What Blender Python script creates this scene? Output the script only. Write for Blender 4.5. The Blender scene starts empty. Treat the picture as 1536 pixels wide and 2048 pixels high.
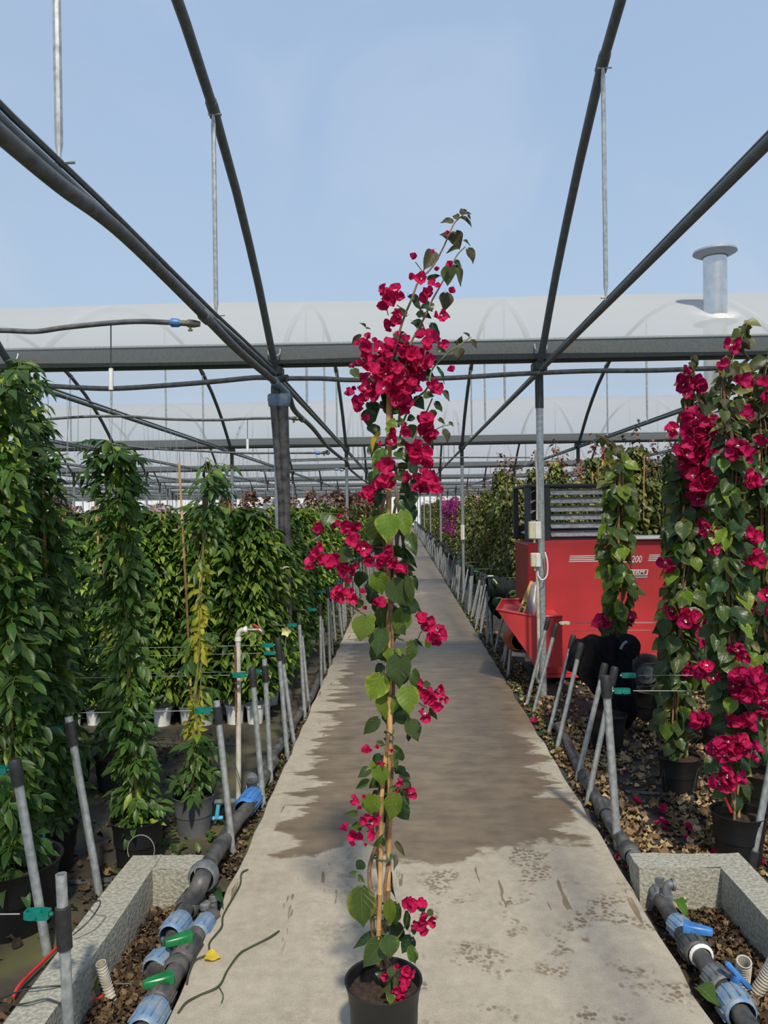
import bpy, math, random
import numpy as np
from math import sin, cos, pi, radians, atan
from mathutils import Vector, Matrix, Quaternion
random.seed(7); rng = np.random.default_rng(7)
S = bpy.context.scene
C = S.collection
# ------------------------------------------------------------------ camera, sky, sun
F, H = 1500.0, 1.6
ROLL, YAW, PITCH = radians(.8), atan(35/F), -atan(4/F)
R0 = Vector((cos(YAW), sin(YAW), 0)); FW = Vector((-sin(YAW)*cos(PITCH), cos(YAW)*cos(PITCH), sin(PITCH)))
U0 = R0.cross(FW)
RC = R0*cos(ROLL) - U0*sin(ROLL); UC = U0*cos(ROLL) + R0*sin(ROLL)
CAM = Vector((0, 0, H))
cd = bpy.data.cameras.new('camera'); cam = bpy.data.objects.new('camera', cd); C.objects.link(cam)
cd.sensor_fit = 'VERTICAL'; cd.sensor_height = 36; cd.lens = 36*F/2048; cd.clip_start = .05; cd.clip_end = 500
m = Matrix((RC, UC, -FW)).transposed().to_4x4(); m.translation = CAM; cam.matrix_world = m
S.camera = cam
S.view_settings.view_transform = 'Standard'; S.view_settings.look = 'None'; S.view_settings.gamma = 1
S.view_settings.use_curve_mapping = False
S.view_settings.exposure = 0.0
S.cycles.transparent_max_bounces = 32; S.cycles.max_bounces = 6; S.cycles.diffuse_bounces = 3; S.cycles.transmission_bounces = 4
w = bpy.data.worlds.new('sky'); S.world = w; w.use_nodes = True
nt = w.node_tree; N = nt.nodes; bg = N['Background']
tc = N.new('ShaderNodeTexCoord'); sep = N.new('ShaderNodeSeparateXYZ'); nt.links.new(tc.outputs['Generated'], sep.inputs[0])
rp = N.new('ShaderNodeValToRGB'); nt.links.new(sep.outputs[2], rp.inputs[0])
e = rp.color_ramp.elements
e[0].position = 0.0; e[0].color = (.62, .74, .86, 1)
e[1].position = 1.0; e[1].color = (.27, .40, .66, 1)
k = e.new(.12); k.color = (.53, .69, .87, 1)
k = e.new(.5); k.color = (.37, .525, .77, 1)
nz = N.new('ShaderNodeTexNoise'); nz.inputs['Scale'].default_value = 3.2; nz.inputs['Detail'].default_value = 7; nz.inputs['Distortion'].default_value = .6
nt.links.new(tc.outputs['Generated'], nz.inputs['Vector'])
mr = N.new('ShaderNodeMapRange'); mr.inputs[1].default_value = .52; mr.inputs[2].default_value = .85; mr.inputs[4].default_value = .35
nt.links.new(nz.outputs[0], mr.inputs[0])
mx = N.new('ShaderNodeMixRGB'); nt.links.new(mr.outputs[0], mx.inputs[0]); nt.links.new(rp.outputs[0], mx.inputs[1]); mx.inputs[2].default_value = (.8, .84, .9, 1)
nt.links.new(mx.outputs[0], bg.inputs[0]); bg.inputs[1].default_value = 1.0
sl = bpy.data.lights.new('sun', 'SUN'); sl.energy = 4.6; sl.angle = radians(3.5); sl.color = (1, .91, .74)
so = bpy.data.objects.new('sun', sl); C.objects.link(so)
so.rotation_euler = Vector((.12, -.66, .78)).to_track_quat('Z', 'Y').to_euler()

# ------------------------------------------------------------------ projection helpers (pixel of the 1536x2048 frame -> a point of the place)
def ray(px, py): return FW + RC*((px-768)/F) + UC*((1024-py)/F)
def G(px, py, z=0.0):
    d = ray(px, py); return CAM + d*((z-H)/d.z)
def A(px, py, D):
    d = ray(px, py); return CAM + d*(D/d.y)
def AX(px, py, X):
    d = ray(px, py); return CAM + d*(X/d.x)
GZ = -.03

# ------------------------------------------------------------------ materials
def mat(name, col, rough=.6, metal=0., noise=0., nscale=20., col2=None, bump=0., trans=0., spec=.5, rnd=0., detail=4, coord='Object'):
    m = bpy.data.materials.new(name); m.use_nodes = True; t = m.node_tree; n = t.nodes; b = n['Principled BSDF']
    b.inputs['Roughness'].default_value = rough; b.inputs['Metallic'].default_value = metal
    b.inputs['Specular IOR Level'].default_value = spec
    c = (*col, 1); b.inputs['Base Color'].default_value = c
    out = None
    if noise or col2 or bump:
        tcn = n.new('ShaderNodeTexCoord'); tn = n.new('ShaderNodeTexNoise'); tn.inputs['Scale'].default_value = nscale; tn.inputs['Detail'].default_value = detail
        t.links.new(tcn.outputs[coord], tn.inputs['Vector'])
        r = n.new('ShaderNodeValToRGB'); t.links.new(tn.outputs[0], r.inputs[0])
        c2 = col2 or tuple(max(0, x*(1-noise)) for x in col); c1 = col if col2 else tuple(min(1, x*(1+noise)) for x in col)
        r.color_ramp.elements[0].position = .35; r.color_ramp.elements[1].position = .65
        r.color_ramp.elements[0].color = (*c2, 1); r.color_ramp.elements[1].color = (*c1, 1)
        out = r.outputs[0]
        if bump:
            bp = n.new('ShaderNodeBump'); bp.inputs['Strength'].default_value = bump; bp.inputs['Distance'].default_value = .01
            t.links.new(tn.outputs[0], bp.inputs['Height']); t.links.new(bp.outputs[0], b.inputs['Normal'])
    if rnd:
        oi = n.new('ShaderNodeObjectInfo'); hs = n.new('ShaderNodeHueSaturation')
        mm = n.new('ShaderNodeMapRange'); mm.inputs[3].default_value = 1-rnd; mm.inputs[4].default_value = 1+rnd
        t.links.new(oi.outputs['Random'], mm.inputs[0]); t.links.new(mm.outputs[0], hs.inputs['Value'])
        if out: t.links.new(out, hs.inputs['Color'])
        else: hs.inputs['Color'].default_value = c
        out = hs.outputs[0]
    if out: t.links.new(out, b.inputs['Base Color'])
    if trans:
        tr = n.new('ShaderNodeBsdfTranslucent'); ms = n.new('ShaderNodeMixShader'); ms.inputs[0].default_value = trans
        if out: t.links.new(out, tr.inputs[0])
        else: tr.inputs[0].default_value = c
        t.links.new(b.outputs[0], ms.inputs[1]); t.links.new(tr.outputs[0], ms.inputs[2])
        t.links.new(ms.outputs[0], n['Material Output'].inputs[0])
    return m

def leaf_mat(name, base, vein, edge, edge_amt=.3, rough=.38, trans=.28, rnd=.25, spots=0.):
    """leaf lies along local Y, width along local X (unit leaf): midrib and side veins, margin tint, colour differs per leaf"""
    m = bpy.data.materials.new(name); m.use_nodes = True; t = m.node_tree; n = t.nodes; L = t.links.new; b = n['Principled BSDF']
    b.inputs['Roughness'].default_value = rough; b.inputs['Specular IOR Level'].default_value = .45
    def M(op, a, c=None, cl=False):
        q = n.new('ShaderNodeMath'); q.operation = op; q.use_clamp = cl
        for i, v in enumerate((a, c)):
            if v is None: continue
            if isinstance(v, (int, float)): q.inputs[i].default_value = v
            else: L(v, q.inputs[i])
        return q.outputs[0]
    uv = n.new('ShaderNodeUVMap'); s = n.new('ShaderNodeSeparateXYZ'); L(uv.outputs[0], s.inputs[0])
    ax = M('ABSOLUTE', M('SUBTRACT', s.outputs[0], .5)); ax = M('MULTIPLY', ax, 2)     # 0 at midrib, 1 at margin
    y = s.outputs[1]
    mid = M('SUBTRACT', 1, M('DIVIDE', ax, .06), True)
    ph = M('SUBTRACT', M('MULTIPLY', y, 6.0), M('MULTIPLY', ax, 1.7))
    side = M('ABSOLUTE', M('SUBTRACT', M('FRACT', ph), .5))
    side = M('SUBTRACT', 1, M('DIVIDE', side, .07), True); side = M('MULTIPLY', side, .55)
    v = M('MAXIMUM', mid, side)
    nz = n.new('ShaderNodeTexNoise'); nz.inputs['Scale'].default_value = 5; nz.inputs['Detail'].default_value = 3
    tcn = n.new('ShaderNodeTexCoord'); oi = n.new('ShaderNodeObjectInfo')
    va = n.new('ShaderNodeVectorMath'); va.operation = 'ADD'; L(tcn.outputs['Object'], va.inputs[0]); L(oi.outputs['Location'], va.inputs[1]); L(va.outputs[0], nz.inputs['Vector'])
    mr_ = n.new('ShaderNodeMapRange'); mr_.inputs[1].default_value = .55; mr_.inputs[2].default_value = 1.05
    L(M('ADD', M('MULTIPLY', ax, .75), M('MULTIPLY', M('SUBTRACT', nz.outputs[0], .5), 1.2)), mr_.inputs[0])
    eg = M('MULTIPLY', mr_.outputs[0], M('MULTIPLY', oi.outputs['Random'], edge_amt*2), True)
    m1 = n.new('ShaderNodeMixRGB'); m1.inputs[1].default_value = (*base, 1); m1.inputs[2].default_value = (*edge, 1); L(eg, m1.inputs[0])
    m2 = n.new('ShaderNodeMixRGB'); L(m1.outputs[0], m2.inputs[1]); m2.inputs[2].default_value = (*vein, 1); L(v, m2.inputs[0])
    hs = n.new('ShaderNodeHueSaturation'); mm = n.new('ShaderNodeMapRange'); mm.inputs[3].default_value = 1-rnd; mm.inputs[4].default_value = 1+rnd
    L(oi.outputs['Random'], mm.inputs[0]); L(mm.outputs[0], hs.inputs['Value']); L(m2.outputs[0], hs.inputs['Color'])
    hh = n.new('ShaderNodeMapRange'); hh.inputs[3].default_value = .485; hh.inputs[4].default_value = .515
    L(M('FRACT', M('MULTIPLY', oi.outputs['Random'], 7.3)), hh.inputs[0]); L(hh.outputs[0], hs.inputs['Hue'])
    L(hs.outputs[0], b.inputs['Base Color'])
    bp = n.new('ShaderNodeBump'); bp.inputs['Strength'].default_value = .5; bp.inputs['Distance'].default_value = .02; bp.invert = True
    L(v, bp.inputs['Height']); L(bp.outputs[0], b.inputs['Normal'])
    tr = n.new('ShaderNodeBsdfTranslucent'); ms = n.new('ShaderNodeMixShader'); ms.inputs[0].default_value = trans
    g2 = n.new('ShaderNodeMixRGB'); g2.blend_type = 'MULTIPLY'; g2.inputs[0].default_value = 1; L(hs.outputs[0], g2.inputs[1]); g2.inputs[2].default_value = (1.3, 1.25, .5, 1)
    L(g2.outputs[0], tr.inputs[0]); L(b.outputs[0], ms.inputs[1]); L(tr.outputs[0], ms.inputs[2]); L(ms.outputs[0], n['Material Output'].inputs[0])
    return m

M_galv = mat('galvanised_steel', (.42, .45, .46), .42, .55, .22, 38, bump=.05)
M_arch = mat('dull_steel', (.13, .145, .15), .6, .25, .15, 25)
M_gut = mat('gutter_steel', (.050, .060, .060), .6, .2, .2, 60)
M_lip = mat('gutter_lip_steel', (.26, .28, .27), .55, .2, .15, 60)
M_hose = mat('black_pe_pipe', (.10, .105, .105), .55, 0, .3, 22)
M_dustpipe = mat('dusty_black_pipe', (.030, .034, .038), .5, 0, 0, 17, col2=(.115, .108, .098), bump=.15)
M_cap = mat('black_rubber', (.022, .022, .024), .55, 0, .3, 60)
M_bluefit = mat('blue_plastic', (.05, .19, .50), .4, 0, .2, 30)
M_dustblue = mat('dusty_blue_plastic', (.11, .22, .38), .5, 0, 0, 35, col2=(.25, .29, .33))
M_lightblue = mat('light_blue_plastic', (.10, .45, .68), .4)
M_green = mat('green_plastic', (.008, .16, .045), .35, 0, .2, 30)
M_teal = mat('teal_plastic', (.006, .17, .14), .35, 0, .2, 30)
M_grey = mat('grey_pvc', (.13, .14, .15), .5, 0, .3, 30)
M_cream = mat('cream_plastic', (.62, .57, .40), .5, 0, .08, 20)
M_white = mat('white_plastic', (.74, .74, .72), .45, 0, .07, 15)
M_whitedirty = mat('dirty_white_pvc', (.60, .57, .50), .55, 0, 0, 16, col2=(.42, .38, .31))
M_rust = mat('rusty_rod', (.17, .08, .045), .85, .1, .4, 60, bump=.2)
M_brass = mat('valve_metal', (.30, .27, .20), .4, .8, .2, 50)
M_redplastic = mat('red_plastic', (.55, .03, .03), .4)
M_wire = mat('steel_wire', (.30, .31, .31), .6, .2)
M_thin = mat('dark_wire', (.03, .035, .03), .5)
M_string = mat('hanging_string', (.30, .31, .31), .7)
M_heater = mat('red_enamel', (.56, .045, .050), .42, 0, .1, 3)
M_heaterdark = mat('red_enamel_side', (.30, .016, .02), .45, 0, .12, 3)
M_louvre = mat('louvre_steel', (.46, .47, .48), .5, .3, .25, 30)
M_darksteel = mat('dark_frame_steel', (.045, .05, .055), .5, .3)
M_stainless = mat('stainless_flue', (.62, .62, .60), .28, .85, .1, 12)
M_lead = mat('lead_cowl', (.28, .31, .36), .6, .2)
M_flashing = mat('flue_flashing', (.70, .68, .62), .6, 0, .2, 12)
M_black_cloth = mat('black_cloth', (.008, .008, .010), .95, 0, .3, 30, bump=.3, spec=.15)
M_bag_cloth = mat('dark_bag_nylon', (.012, .017, .017), .8, 0, .3, 20, bump=.2, spec=.2)
M_olive = mat('olive_cloth', (.05, .085, .03), .9, 0, .2, 30)
M_lime = mat('lime_strap', (.35, .62, .18), .6)
M_wood = mat('yellow_wood', (.55, .33, .10), .6, 0, .15, 8)
M_ink = mat('dark_ink', (.05, .035, .03), .7)
M_tyre = mat('tyre_rubber', (.03, .03, .032), .8, 0, .3, 20)
M_pot = mat('black_pot_plastic', (.009, .009, .010), .5, 0, .25, 12)
M_pot_grey = mat('grey_pot_plastic', (.12, .125, .13), .5, 0, .2, 6)
M_pot_white = mat('white_pot_plastic', (.74, .74, .73), .4, 0, .08, 9)
M_soil = mat('potting_soil', (.06, .035, .018), .95, 0, 0, 60, col2=(.018, .011, .007), bump=.9)
M_cane = mat('bamboo', (.52, .31, .12), .5, 0, 0, 30, col2=(.38, .21, .08), rnd=.1)
M_stem = mat('woody_stem', (.20, .12, .07), .8, 0, .3, 60, bump=.3)
M_gstem = mat('green_stem', (.16, .19, .06), .6, 0, .2, 40)
M_tie = mat('green_tie', (.03, .09, .05), .5)
M_film = None
M_leaf = leaf_mat('bougainvillea_leaf', (.046, .082, .018), (.15, .20, .06), (.30, .33, .03), .38)
M_leafdark = leaf_mat('bougainvillea_leaf_dark', (.018, .050, .014), (.07, .12, .03), (.06, .08, .02), .2, trans=.12)
M_leaflight = leaf_mat('bougainvillea_leaf_light', (.13, .22, .02), (.26, .34, .08), (.50, .47, .05), .5, trans=.35)
M_leafbronze = leaf_mat('bougainvillea_leaf_bronze', (.060, .058, .026), (.12, .10, .05), (.10, .05, .035), .5, trans=.2, rough=.6)
M_leafyellow = leaf_mat('yellowed_leaf', (.55, .42, .03), (.40, .40, .06), (.65, .5, .06), .3)
M_leafvar = leaf_mat('variegated_leaf', (.07, .15, .02), (.3, .4, .1), (.80, .75, .45), 1.2)
M_jas = leaf_mat('jasmine_leaf', (.045, .105, .015), (.10, .17, .04), (.16, .24, .03), .25, rough=.42, trans=.25)
M_bract = mat('crimson_bract', (.66, .022, .135), .6, 0, 0, 6, col2=(.50, .010, .085), trans=.4, spec=.2, rnd=.2)
M_bractdk = mat('deep_magenta_bract', (.54, .010, .12), .6, 0, 0, 6, col2=(.34, .005, .065), trans=.3, spec=.25, rnd=.15)
M_floret = mat('cream_floret', (.85, .80, .68), .6, trans=.2)
# foliage of the far plants: one mesh each, so the leaf colour varies with a per-leaf colour attribute
def fol_mat(name, a, b_, c_, trans=.28, rough=.42):
    m = bpy.data.materials.new(name); m.use_nodes = True; t = m.node_tree; n = t.nodes; L = t.links.new; b = n['Principled BSDF']
    at = n.new('ShaderNodeAttribute'); at.attribute_name = 'leafrnd'; r = n.new('ShaderNodeValToRGB'); L(at.outputs['Fac'], r.inputs[0])
    r.color_ramp.elements[0].color = (*a, 1); r.color_ramp.elements[1].color = (*c_, 1); k = r.color_ramp.elements.new(.6); k.color = (*b_, 1)
    oi = n.new('ShaderNodeObjectInfo'); hs = n.new('ShaderNodeHueSaturation'); mm = n.new('ShaderNodeMapRange'); mm.inputs[3].default_value = .75; mm.inputs[4].default_value = 1.25
    L(oi.outputs['Random'], mm.inputs[0]); L(mm.outputs[0], hs.inputs['Value']); L(r.outputs[0], hs.inputs['Color'])
    L(hs.outputs[0], b.inputs['Base Color']); b.inputs['Roughness'].default_value = rough; b.inputs['Specular IOR Level'].default_value = .4
    tr = n.new('ShaderNodeBsdfTranslucent'); ms = n.new('ShaderNodeMixShader'); ms.inputs[0].default_value = trans
    L(hs.outputs[0], tr.inputs[0]); L(b.outputs[0], ms.inputs[1]); L(tr.outputs[0], ms.inputs[2]); L(ms.outputs[0], n['Material Output'].inputs[0])
    return m
F_jas = fol_mat('jasmine_foliage', (.030, .080, .010), (.105, .20, .020), (.28, .37, .05))
F_boug = fol_mat('bougainvillea_foliage', (.055, .080, .020), (.14, .17, .035), (.32, .29, .09))
F_red = fol_mat('reddish_foliage', (.10, .06, .03), (.20, .09, .06), (.30, .18, .10))
F_mag = fol_mat('magenta_bracts', (.24, .02, .14), (.42, .05, .26), (.55, .12, .38))
F_redfl = fol_mat('red_bracts', (.45, .01, .03), (.60, .02, .04), (.70, .08, .06))
F_white = fol_mat('pale_pink_flowers', (.75, .55, .65), (.80, .70, .74), (.88, .84, .84))
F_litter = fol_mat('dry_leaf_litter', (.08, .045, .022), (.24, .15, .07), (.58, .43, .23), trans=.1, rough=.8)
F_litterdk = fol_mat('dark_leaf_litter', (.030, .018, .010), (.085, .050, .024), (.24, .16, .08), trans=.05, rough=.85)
F_weed = fol_mat('small_weeds', (.03, .07, .01), (.07, .13, .02), (.14, .2, .04))

# ------------------------------------------------------------------ mesh building
class MB:
    def __init__(s): s.v = []; s.f = []; s.mi = []; s.cur = 0
    def add(s, vs, fs):
        o = len(s.v); s.v += [tuple(p) for p in vs]; s.f += [tuple(i+o for i in f) for f in fs]; s.mi += [s.cur]*len(fs); return s
    def box(s, c, d, rot=None, bev=0.):
        hx, hy, hz = d[0]/2, d[1]/2, d[2]/2
        if bev:
            b = min(bev, hx*.9, hy*.9, hz*.9); vs = []; 
            for z in (-hz, -hz+b, hz-b, hz):
                q = b if abs(z) == hz else 0
                X, Y = hx-q, hy-q
                for (a, e_) in ((-X+b, -Y), (X-b, -Y), (X, -Y+b), (X, Y-b), (X-b, Y), (-X+b, Y), (-X, Y-b), (-X, -Y+b)): vs.append((a, e_, z))
            fs = [tuple(range(7, -1, -1)), tuple(range(24, 32))]
            for k in range(3):
                for i in range(8): j = (i+1) % 8; fs.append((k*8+i, k*8+j, k*8+8+j, k*8+8+i))
        else:
            vs = [(x, y, z) for z in (-hz, hz) for (x, y) in ((-hx, -hy), (hx, -hy), (hx, hy), (-hx, hy))]
            fs = [(3, 2, 1, 0), (4, 5, 6, 7), (0, 1, 5, 4), (1, 2, 6, 5), (2, 3, 7, 6), (3, 0, 4, 7)]
        c = Vector(c)
        return s.add([(rot @ Vector(p) if rot else Vector(p)) + c for p in vs], fs)
    def tube(s, pts, r, n=8, caps=True, sq=1.):
        pts = [Vector(p) for p in pts]; rs = r if isinstance(r, (list, tuple)) else [r]*len(pts)
        t0 = (pts[1]-pts[0]).normalized(); up = Vector((0, 0, 1)) if abs(t0.z) < .9 else Vector((1, 0, 0))
        a = t0.cross(up).normalized(); vs = []; prev = t0
        for i, p in enumerate(pts):
            t = (pts[min(i+1, len(pts)-1)] - pts[max(i-1, 0)]).normalized()
            q = prev.rotation_difference(t); a = (q @ a); a = (a - t*a.dot(t)).normalized(); b = t.cross(a); prev = t
            for k in range(n): an = 2*pi*k/n; vs.append(p + (a*cos(an) + b*sin(an)*sq)*rs[i])
        fs = [(i*n+k, i*n+(k+1) % n, (i+1)*n+(k+1) % n, (i+1)*n+k) for i in range(len(pts)-1) for k in range(n)]
        if caps: fs += [tuple(range(n-1, -1, -1)), tuple((len(pts)-1)*n+k for k in range(n))]
        return s.add(vs, fs)
    def lathe(s, prof, p=(0, 0, 0), d=(0, 0, 1), n=20):
        q = Vector((0, 0, 1)).rotation_difference(Vector(d).normalized()); p = Vector(p); vs = []
        for (r, z) in prof:
            for k in range(n): an = 2*pi*k/n; vs.append(p + q @ Vector((r*cos(an), r*sin(an), z)))
        fs = [(i*n+k, i*n+(k+1) % n, (i+1)*n+(k+1) % n, (i+1)*n+k) for i in range(len(prof)-1) for k in range(n)]
        return s.add(vs, fs)
    def grid(s, fn, nu, nv):
        vs = [fn(i/nu, j/nv) for j in range(nv+1) for i in range(nu+1)]
        fs = [(j*(nu+1)+i, j*(nu+1)+i+1, (j+1)*(nu+1)+i+1, (j+1)*(nu+1)+i) for j in range(nv) for i in range(nu)]
        return s.add(vs, fs)
    def mesh(s, name, mats, smooth=True):
        me = bpy.data.meshes.new(name); me.from_pydata(s.v, [], s.f)
        for m_ in (mats if isinstance(mats, (list, tuple)) else [mats]): me.materials.append(m_)
        if any(s.mi): me.polygons.foreach_set('material_index', s.mi)
        if smooth:
            me.shade_smooth(); me.update()
            try: me.set_sharp_from_angle(angle=radians(38))
            except Exception: pass
        return me

def tag(o, label=None, cat=None, group=None, kind=None):
    if label: o['label'] = label
    if cat: o['category'] = cat
    if group: o['group'] = group
    if kind: o['kind'] = kind
    return o
def link(name, me, parent=None, M4=None):
    o = bpy.data.objects.new(name, me); C.objects.link(o)
    if parent is not None:
        o.parent = parent; L = ORG.get(parent.name, Vector((0, 0, 0)))
        ORG[o.name] = Vector((0, 0, 0)) if M4 is None else None
        if M4 is None:
            # children of a thing are built in the coordinates of the place
            o.location = -parent.location if parent.type == 'EMPTY' else (0, 0, 0)
        else:
            T = Matrix.Translation(-parent.location) if parent.type == 'EMPTY' else Matrix.Identity(4)
            o.matrix_basis = T @ M4
    elif M4 is not None: o.matrix_basis = M4
    return o
ORG = {}
def obj(name, mb, m_, parent=None, smooth=True): return link(name, mb.mesh(name, m_, smooth), parent)
def thing(name, label, cat, loc, group=None, kind=None):
    o = bpy.data.objects.new(name, None); C.objects.link(o); o.location = loc; o.empty_display_size = .1
    return tag(o, label, cat, group, kind)
def catmull(pts, sub=6):
    P = [Vector(p) for p in pts]; P = [P[0]*2-P[1]] + P + [P[-1]*2-P[-2]]; out = []
    for i in range(1, len(P)-2):
        for k in range(sub):
            t = k/sub; a, b, c, d = P[i-1], P[i], P[i+1], P[i+2]
            out.append(.5*((2*b) + (c-a)*t + (2*a-5*b+4*c-d)*t*t + (3*b-a-3*c+d)*t**3))
    out.append(P[-2]); return out
def structure(name, mb, m_, label=None, smooth=True): return tag(obj(name, mb, m_, None, smooth), label, None, None, 'structure')

# unit templates -------------------------------------------------------------
def leaf_template(rows=7, cols=4, shape='heart', fold=.18, droop=.18, wave=.04, twist=0.):
    vs = []; uv = []
    for j in range(rows+1):
        v = j/rows
        if shape == 'heart': wd = float(np.interp(v, [0, .06, .14, .25, .36, .5, .64, .78, .9, 1], [.10, .30, .42, .49, .50, .45, .35, .21, .08, .0]))
        elif shape == 'ovate': wd = .36*sin(pi*v**.75)**.9 if 0 < v < 1 else 0.
        elif shape == 'round': wd = float(np.interp(v, [0, .1, .25, .45, .65, .82, .93, 1], [.12, .32, .47, .55, .50, .34, .16, .0]))
        else: wd = .20*sin(pi*v**.85)**.85 if 0 < v < 1 else 0.
        if v == 1: wd = 0.004
        if v == 0: wd = .12 if shape == 'heart' else .03
        for i in range(cols+1):
            u = i/cols*2-1
            x = u*wd; y = v - (.10*abs(u) if shape == 'heart' and v < .3 else 0)*(1-v/.3 if v < .3 else 0)
            z = fold*abs(u)**1.2*wd*1.6 - droop*v*v + wave*sin(v*9+u*3+twist)*abs(u)
            vs.append((x, y, z)); uv.append((i/cols, v))
    n = cols+1
    fs = [(j*n+i, j*n+i+1, (j+1)*n+i+1, (j+1)*n+i) for j in range(rows) for i in range(cols)]
    return vs, fs, uv
def uvmesh(name, parts, mats):
    """parts: list of (vs, fs, uv, matindex)"""
    V = []; Fc = []; UV = []; MI = []
    for vs, fs, uv, mi in parts:
        o = len(V); V += [tuple(v) for v in vs]; UV += uv; Fc += [tuple(i+o for i in f) for f in fs]; MI += [mi]*len(fs)
    me = bpy.data.meshes.new(name); me.from_pydata(V, [], Fc)
    for m_ in mats: me.materials.append(m_)
    me.polygons.foreach_set('material_index', MI)
    l = me.uv_layers.new(name='UVMap'); idx = np.empty(len(me.loops), int); me.loops.foreach_get('vertex_index', idx)
    l.data.foreach_set('uv', np.array(UV, float)[idx].ravel()); me.shade_smooth(); return me
def xf(vs, M4): return [M4 @ Vector(v) for v in vs]

def heart_meshes(m_, n=4):
    out = []
    for k in range(n):
        t = leaf_template(9, 4, 'heart', .12+.16*random.random(), .05+.3*random.random(), .03+.05*random.random(), k*2.)
        pet = MB().tube([(0, -.22, .03), (0, -.1, .035), (0, .03, 0)], .012, 4)
        out.append(uvmesh('leaf', [(*t, 0), (pet.v, pet.f, [(.5, .5)]*len(pet.v), 1)], [m_, M_gstem]))
    return out
HL = {k: heart_meshes(m_) for k, m_ in dict(g=M_leaf, d=M_leafdark, l=M_leaflight, b=M_leafbronze, y=M_leafyellow, v=M_leafvar).items()}

def bract_mesh(m_, opened=1., seed=0):
    rr = random.Random(seed); parts = []
    triples = [((0, 0, 0), 1., 0, 0)] if opened <= .3 else [((.10, .04, .05), .86, rr.uniform(-25, 25), rr.uniform(-25, 25)), ((-.26, -.16, -.10), .72, rr.uniform(-50, 30), rr.uniform(20, 60))] + ([((-.05, .30, -.14), .62, rr.uniform(-70, -30), rr.uniform(-20, 30))] if seed % 2 else [])
    for (o_, sc, tx, ty) in triples:
        T4 = Matrix.Translation(o_) @ Matrix.Rotation(radians(tx), 4, 'X') @ Matrix.Rotation(radians(ty), 4, 'Y') @ Matrix.Rotation(rr.uniform(0, 6), 4, 'Z')
        for k in range(3):
            vs, fs, uv = leaf_template(5, 4, 'round', .30+.25*rr.random(), -.14, .12, k+seed+sc*9)
            M4 = T4 @ Matrix.Rotation(2*pi*k/3 + rr.uniform(-.25, .25), 4, 'Z') @ Matrix.Rotation(radians(80-60*opened+rr.uniform(-14, 14)), 4, 'X') @ Matrix.Diagonal((.62*sc, .60*sc, .6*sc, 1))
            parts.append((xf(vs, M4), fs, uv, 0))
    me = uvmesh('bract', parts, [m_]); return me
BR = [bract_mesh(M_bract, o, i) for i, o in enumerate((1., .85, .7, .95, .8))]
BRD = [bract_mesh(M_bractdk, o, i) for i, o in enumerate((1., .85, .7, .9))]
BUD = [bract_mesh(M_bract, o, i+9) for i, o in enumerate((.12, .0))]
def floret_mesh():
    mb = MB()
    for k in range(3):
        a = 2*pi*k/3; b = Vector((.05*cos(a), .05*sin(a), .05)); t = Vector((.09*cos(a), .09*sin(a), .22)); mb.tube([b, t], .018, 5)
        vs = [t]; 
        for i in range(10): an = 2*pi*i/10; q = .085 if i % 2 == 0 else .045; vs.append(t + Vector((q*cos(an), q*sin(an), .02)))
        mb.add(vs, [(0, 1+i, 1+(i+1) % 10) for i in range(10)])
    return mb.mesh('floret', M_floret)
FLO = floret_mesh()

def spray_mesh(m_, n=5, seed=0, lf='lance'):
    rr = random.Random(seed); parts = []
    pts = [Vector((0, t, .12*sin(t*2.2) - .32*t*t)) for t in (0, .2, .4, .6, .75)]
    r = MB().tube(pts, .010, 4); parts.append((r.v, r.f, [(.5, .5)]*len(r.v), 1))
    seats = [(.2, 1), (.22, -1), (.42, 1), (.45, -1), (.62, 1), (.64, -1), (.75, 0)] if n == 5 else [(.45, 1), (.47, -1), (.7, 0)]
    for t, sd in seats:
        i = t/.75*4; p = pts[min(4, int(round(i)))]
        vs, fs, uv = leaf_template(4, 2, lf, .25, .35*rr.random()+.1, .03, rr.random()*6)
        L = rr.uniform(.50, .64)*(1.15 if sd == 0 else 1)
        M4 = Matrix.Translation(p) @ Matrix.Rotation(-sd*radians(rr.uniform(45, 70)), 4, 'Z') @ Matrix.Rotation(radians(rr.uniform(-35, 5)), 4, 'X') @ Matrix.Diagonal((L, L, L, 1))
        parts.append((xf(vs, M4), fs, uv, 0))
    return uvmesh('leaf', parts, [m_, M_gstem])
JL = [spray_mesh(M_jas, 5 if i < 4 else 3, i) for i in range(6)]
M_jasyellow = leaf_mat('yellow_jasmine_leaf', (.48, .46, .05), (.5, .5, .12), (.6, .55, .08), .3, trans=.35)
JY = [spray_mesh(M_jasyellow, 3, 20+i) for i in range(2)]

def frame(p, d, nrm, sx, sy, sz=None):
    y = Vector(d).normalized(); z = Vector(nrm); z = (z - y*z.dot(y))
    z = z.normalized() if z.length > 1e-4 else y.orthogonal().normalized(); x = y.cross(z)
    sz = sz or sy
    return Matrix(((x.x*sx, y.x*sy, z.x*sz, p[0]), (x.y*sx, y.y*sy, z.y*sz, p[1]), (x.z*sx, y.z*sy, z.z*sz, p[2]), (0, 0, 0, 1)))

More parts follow.
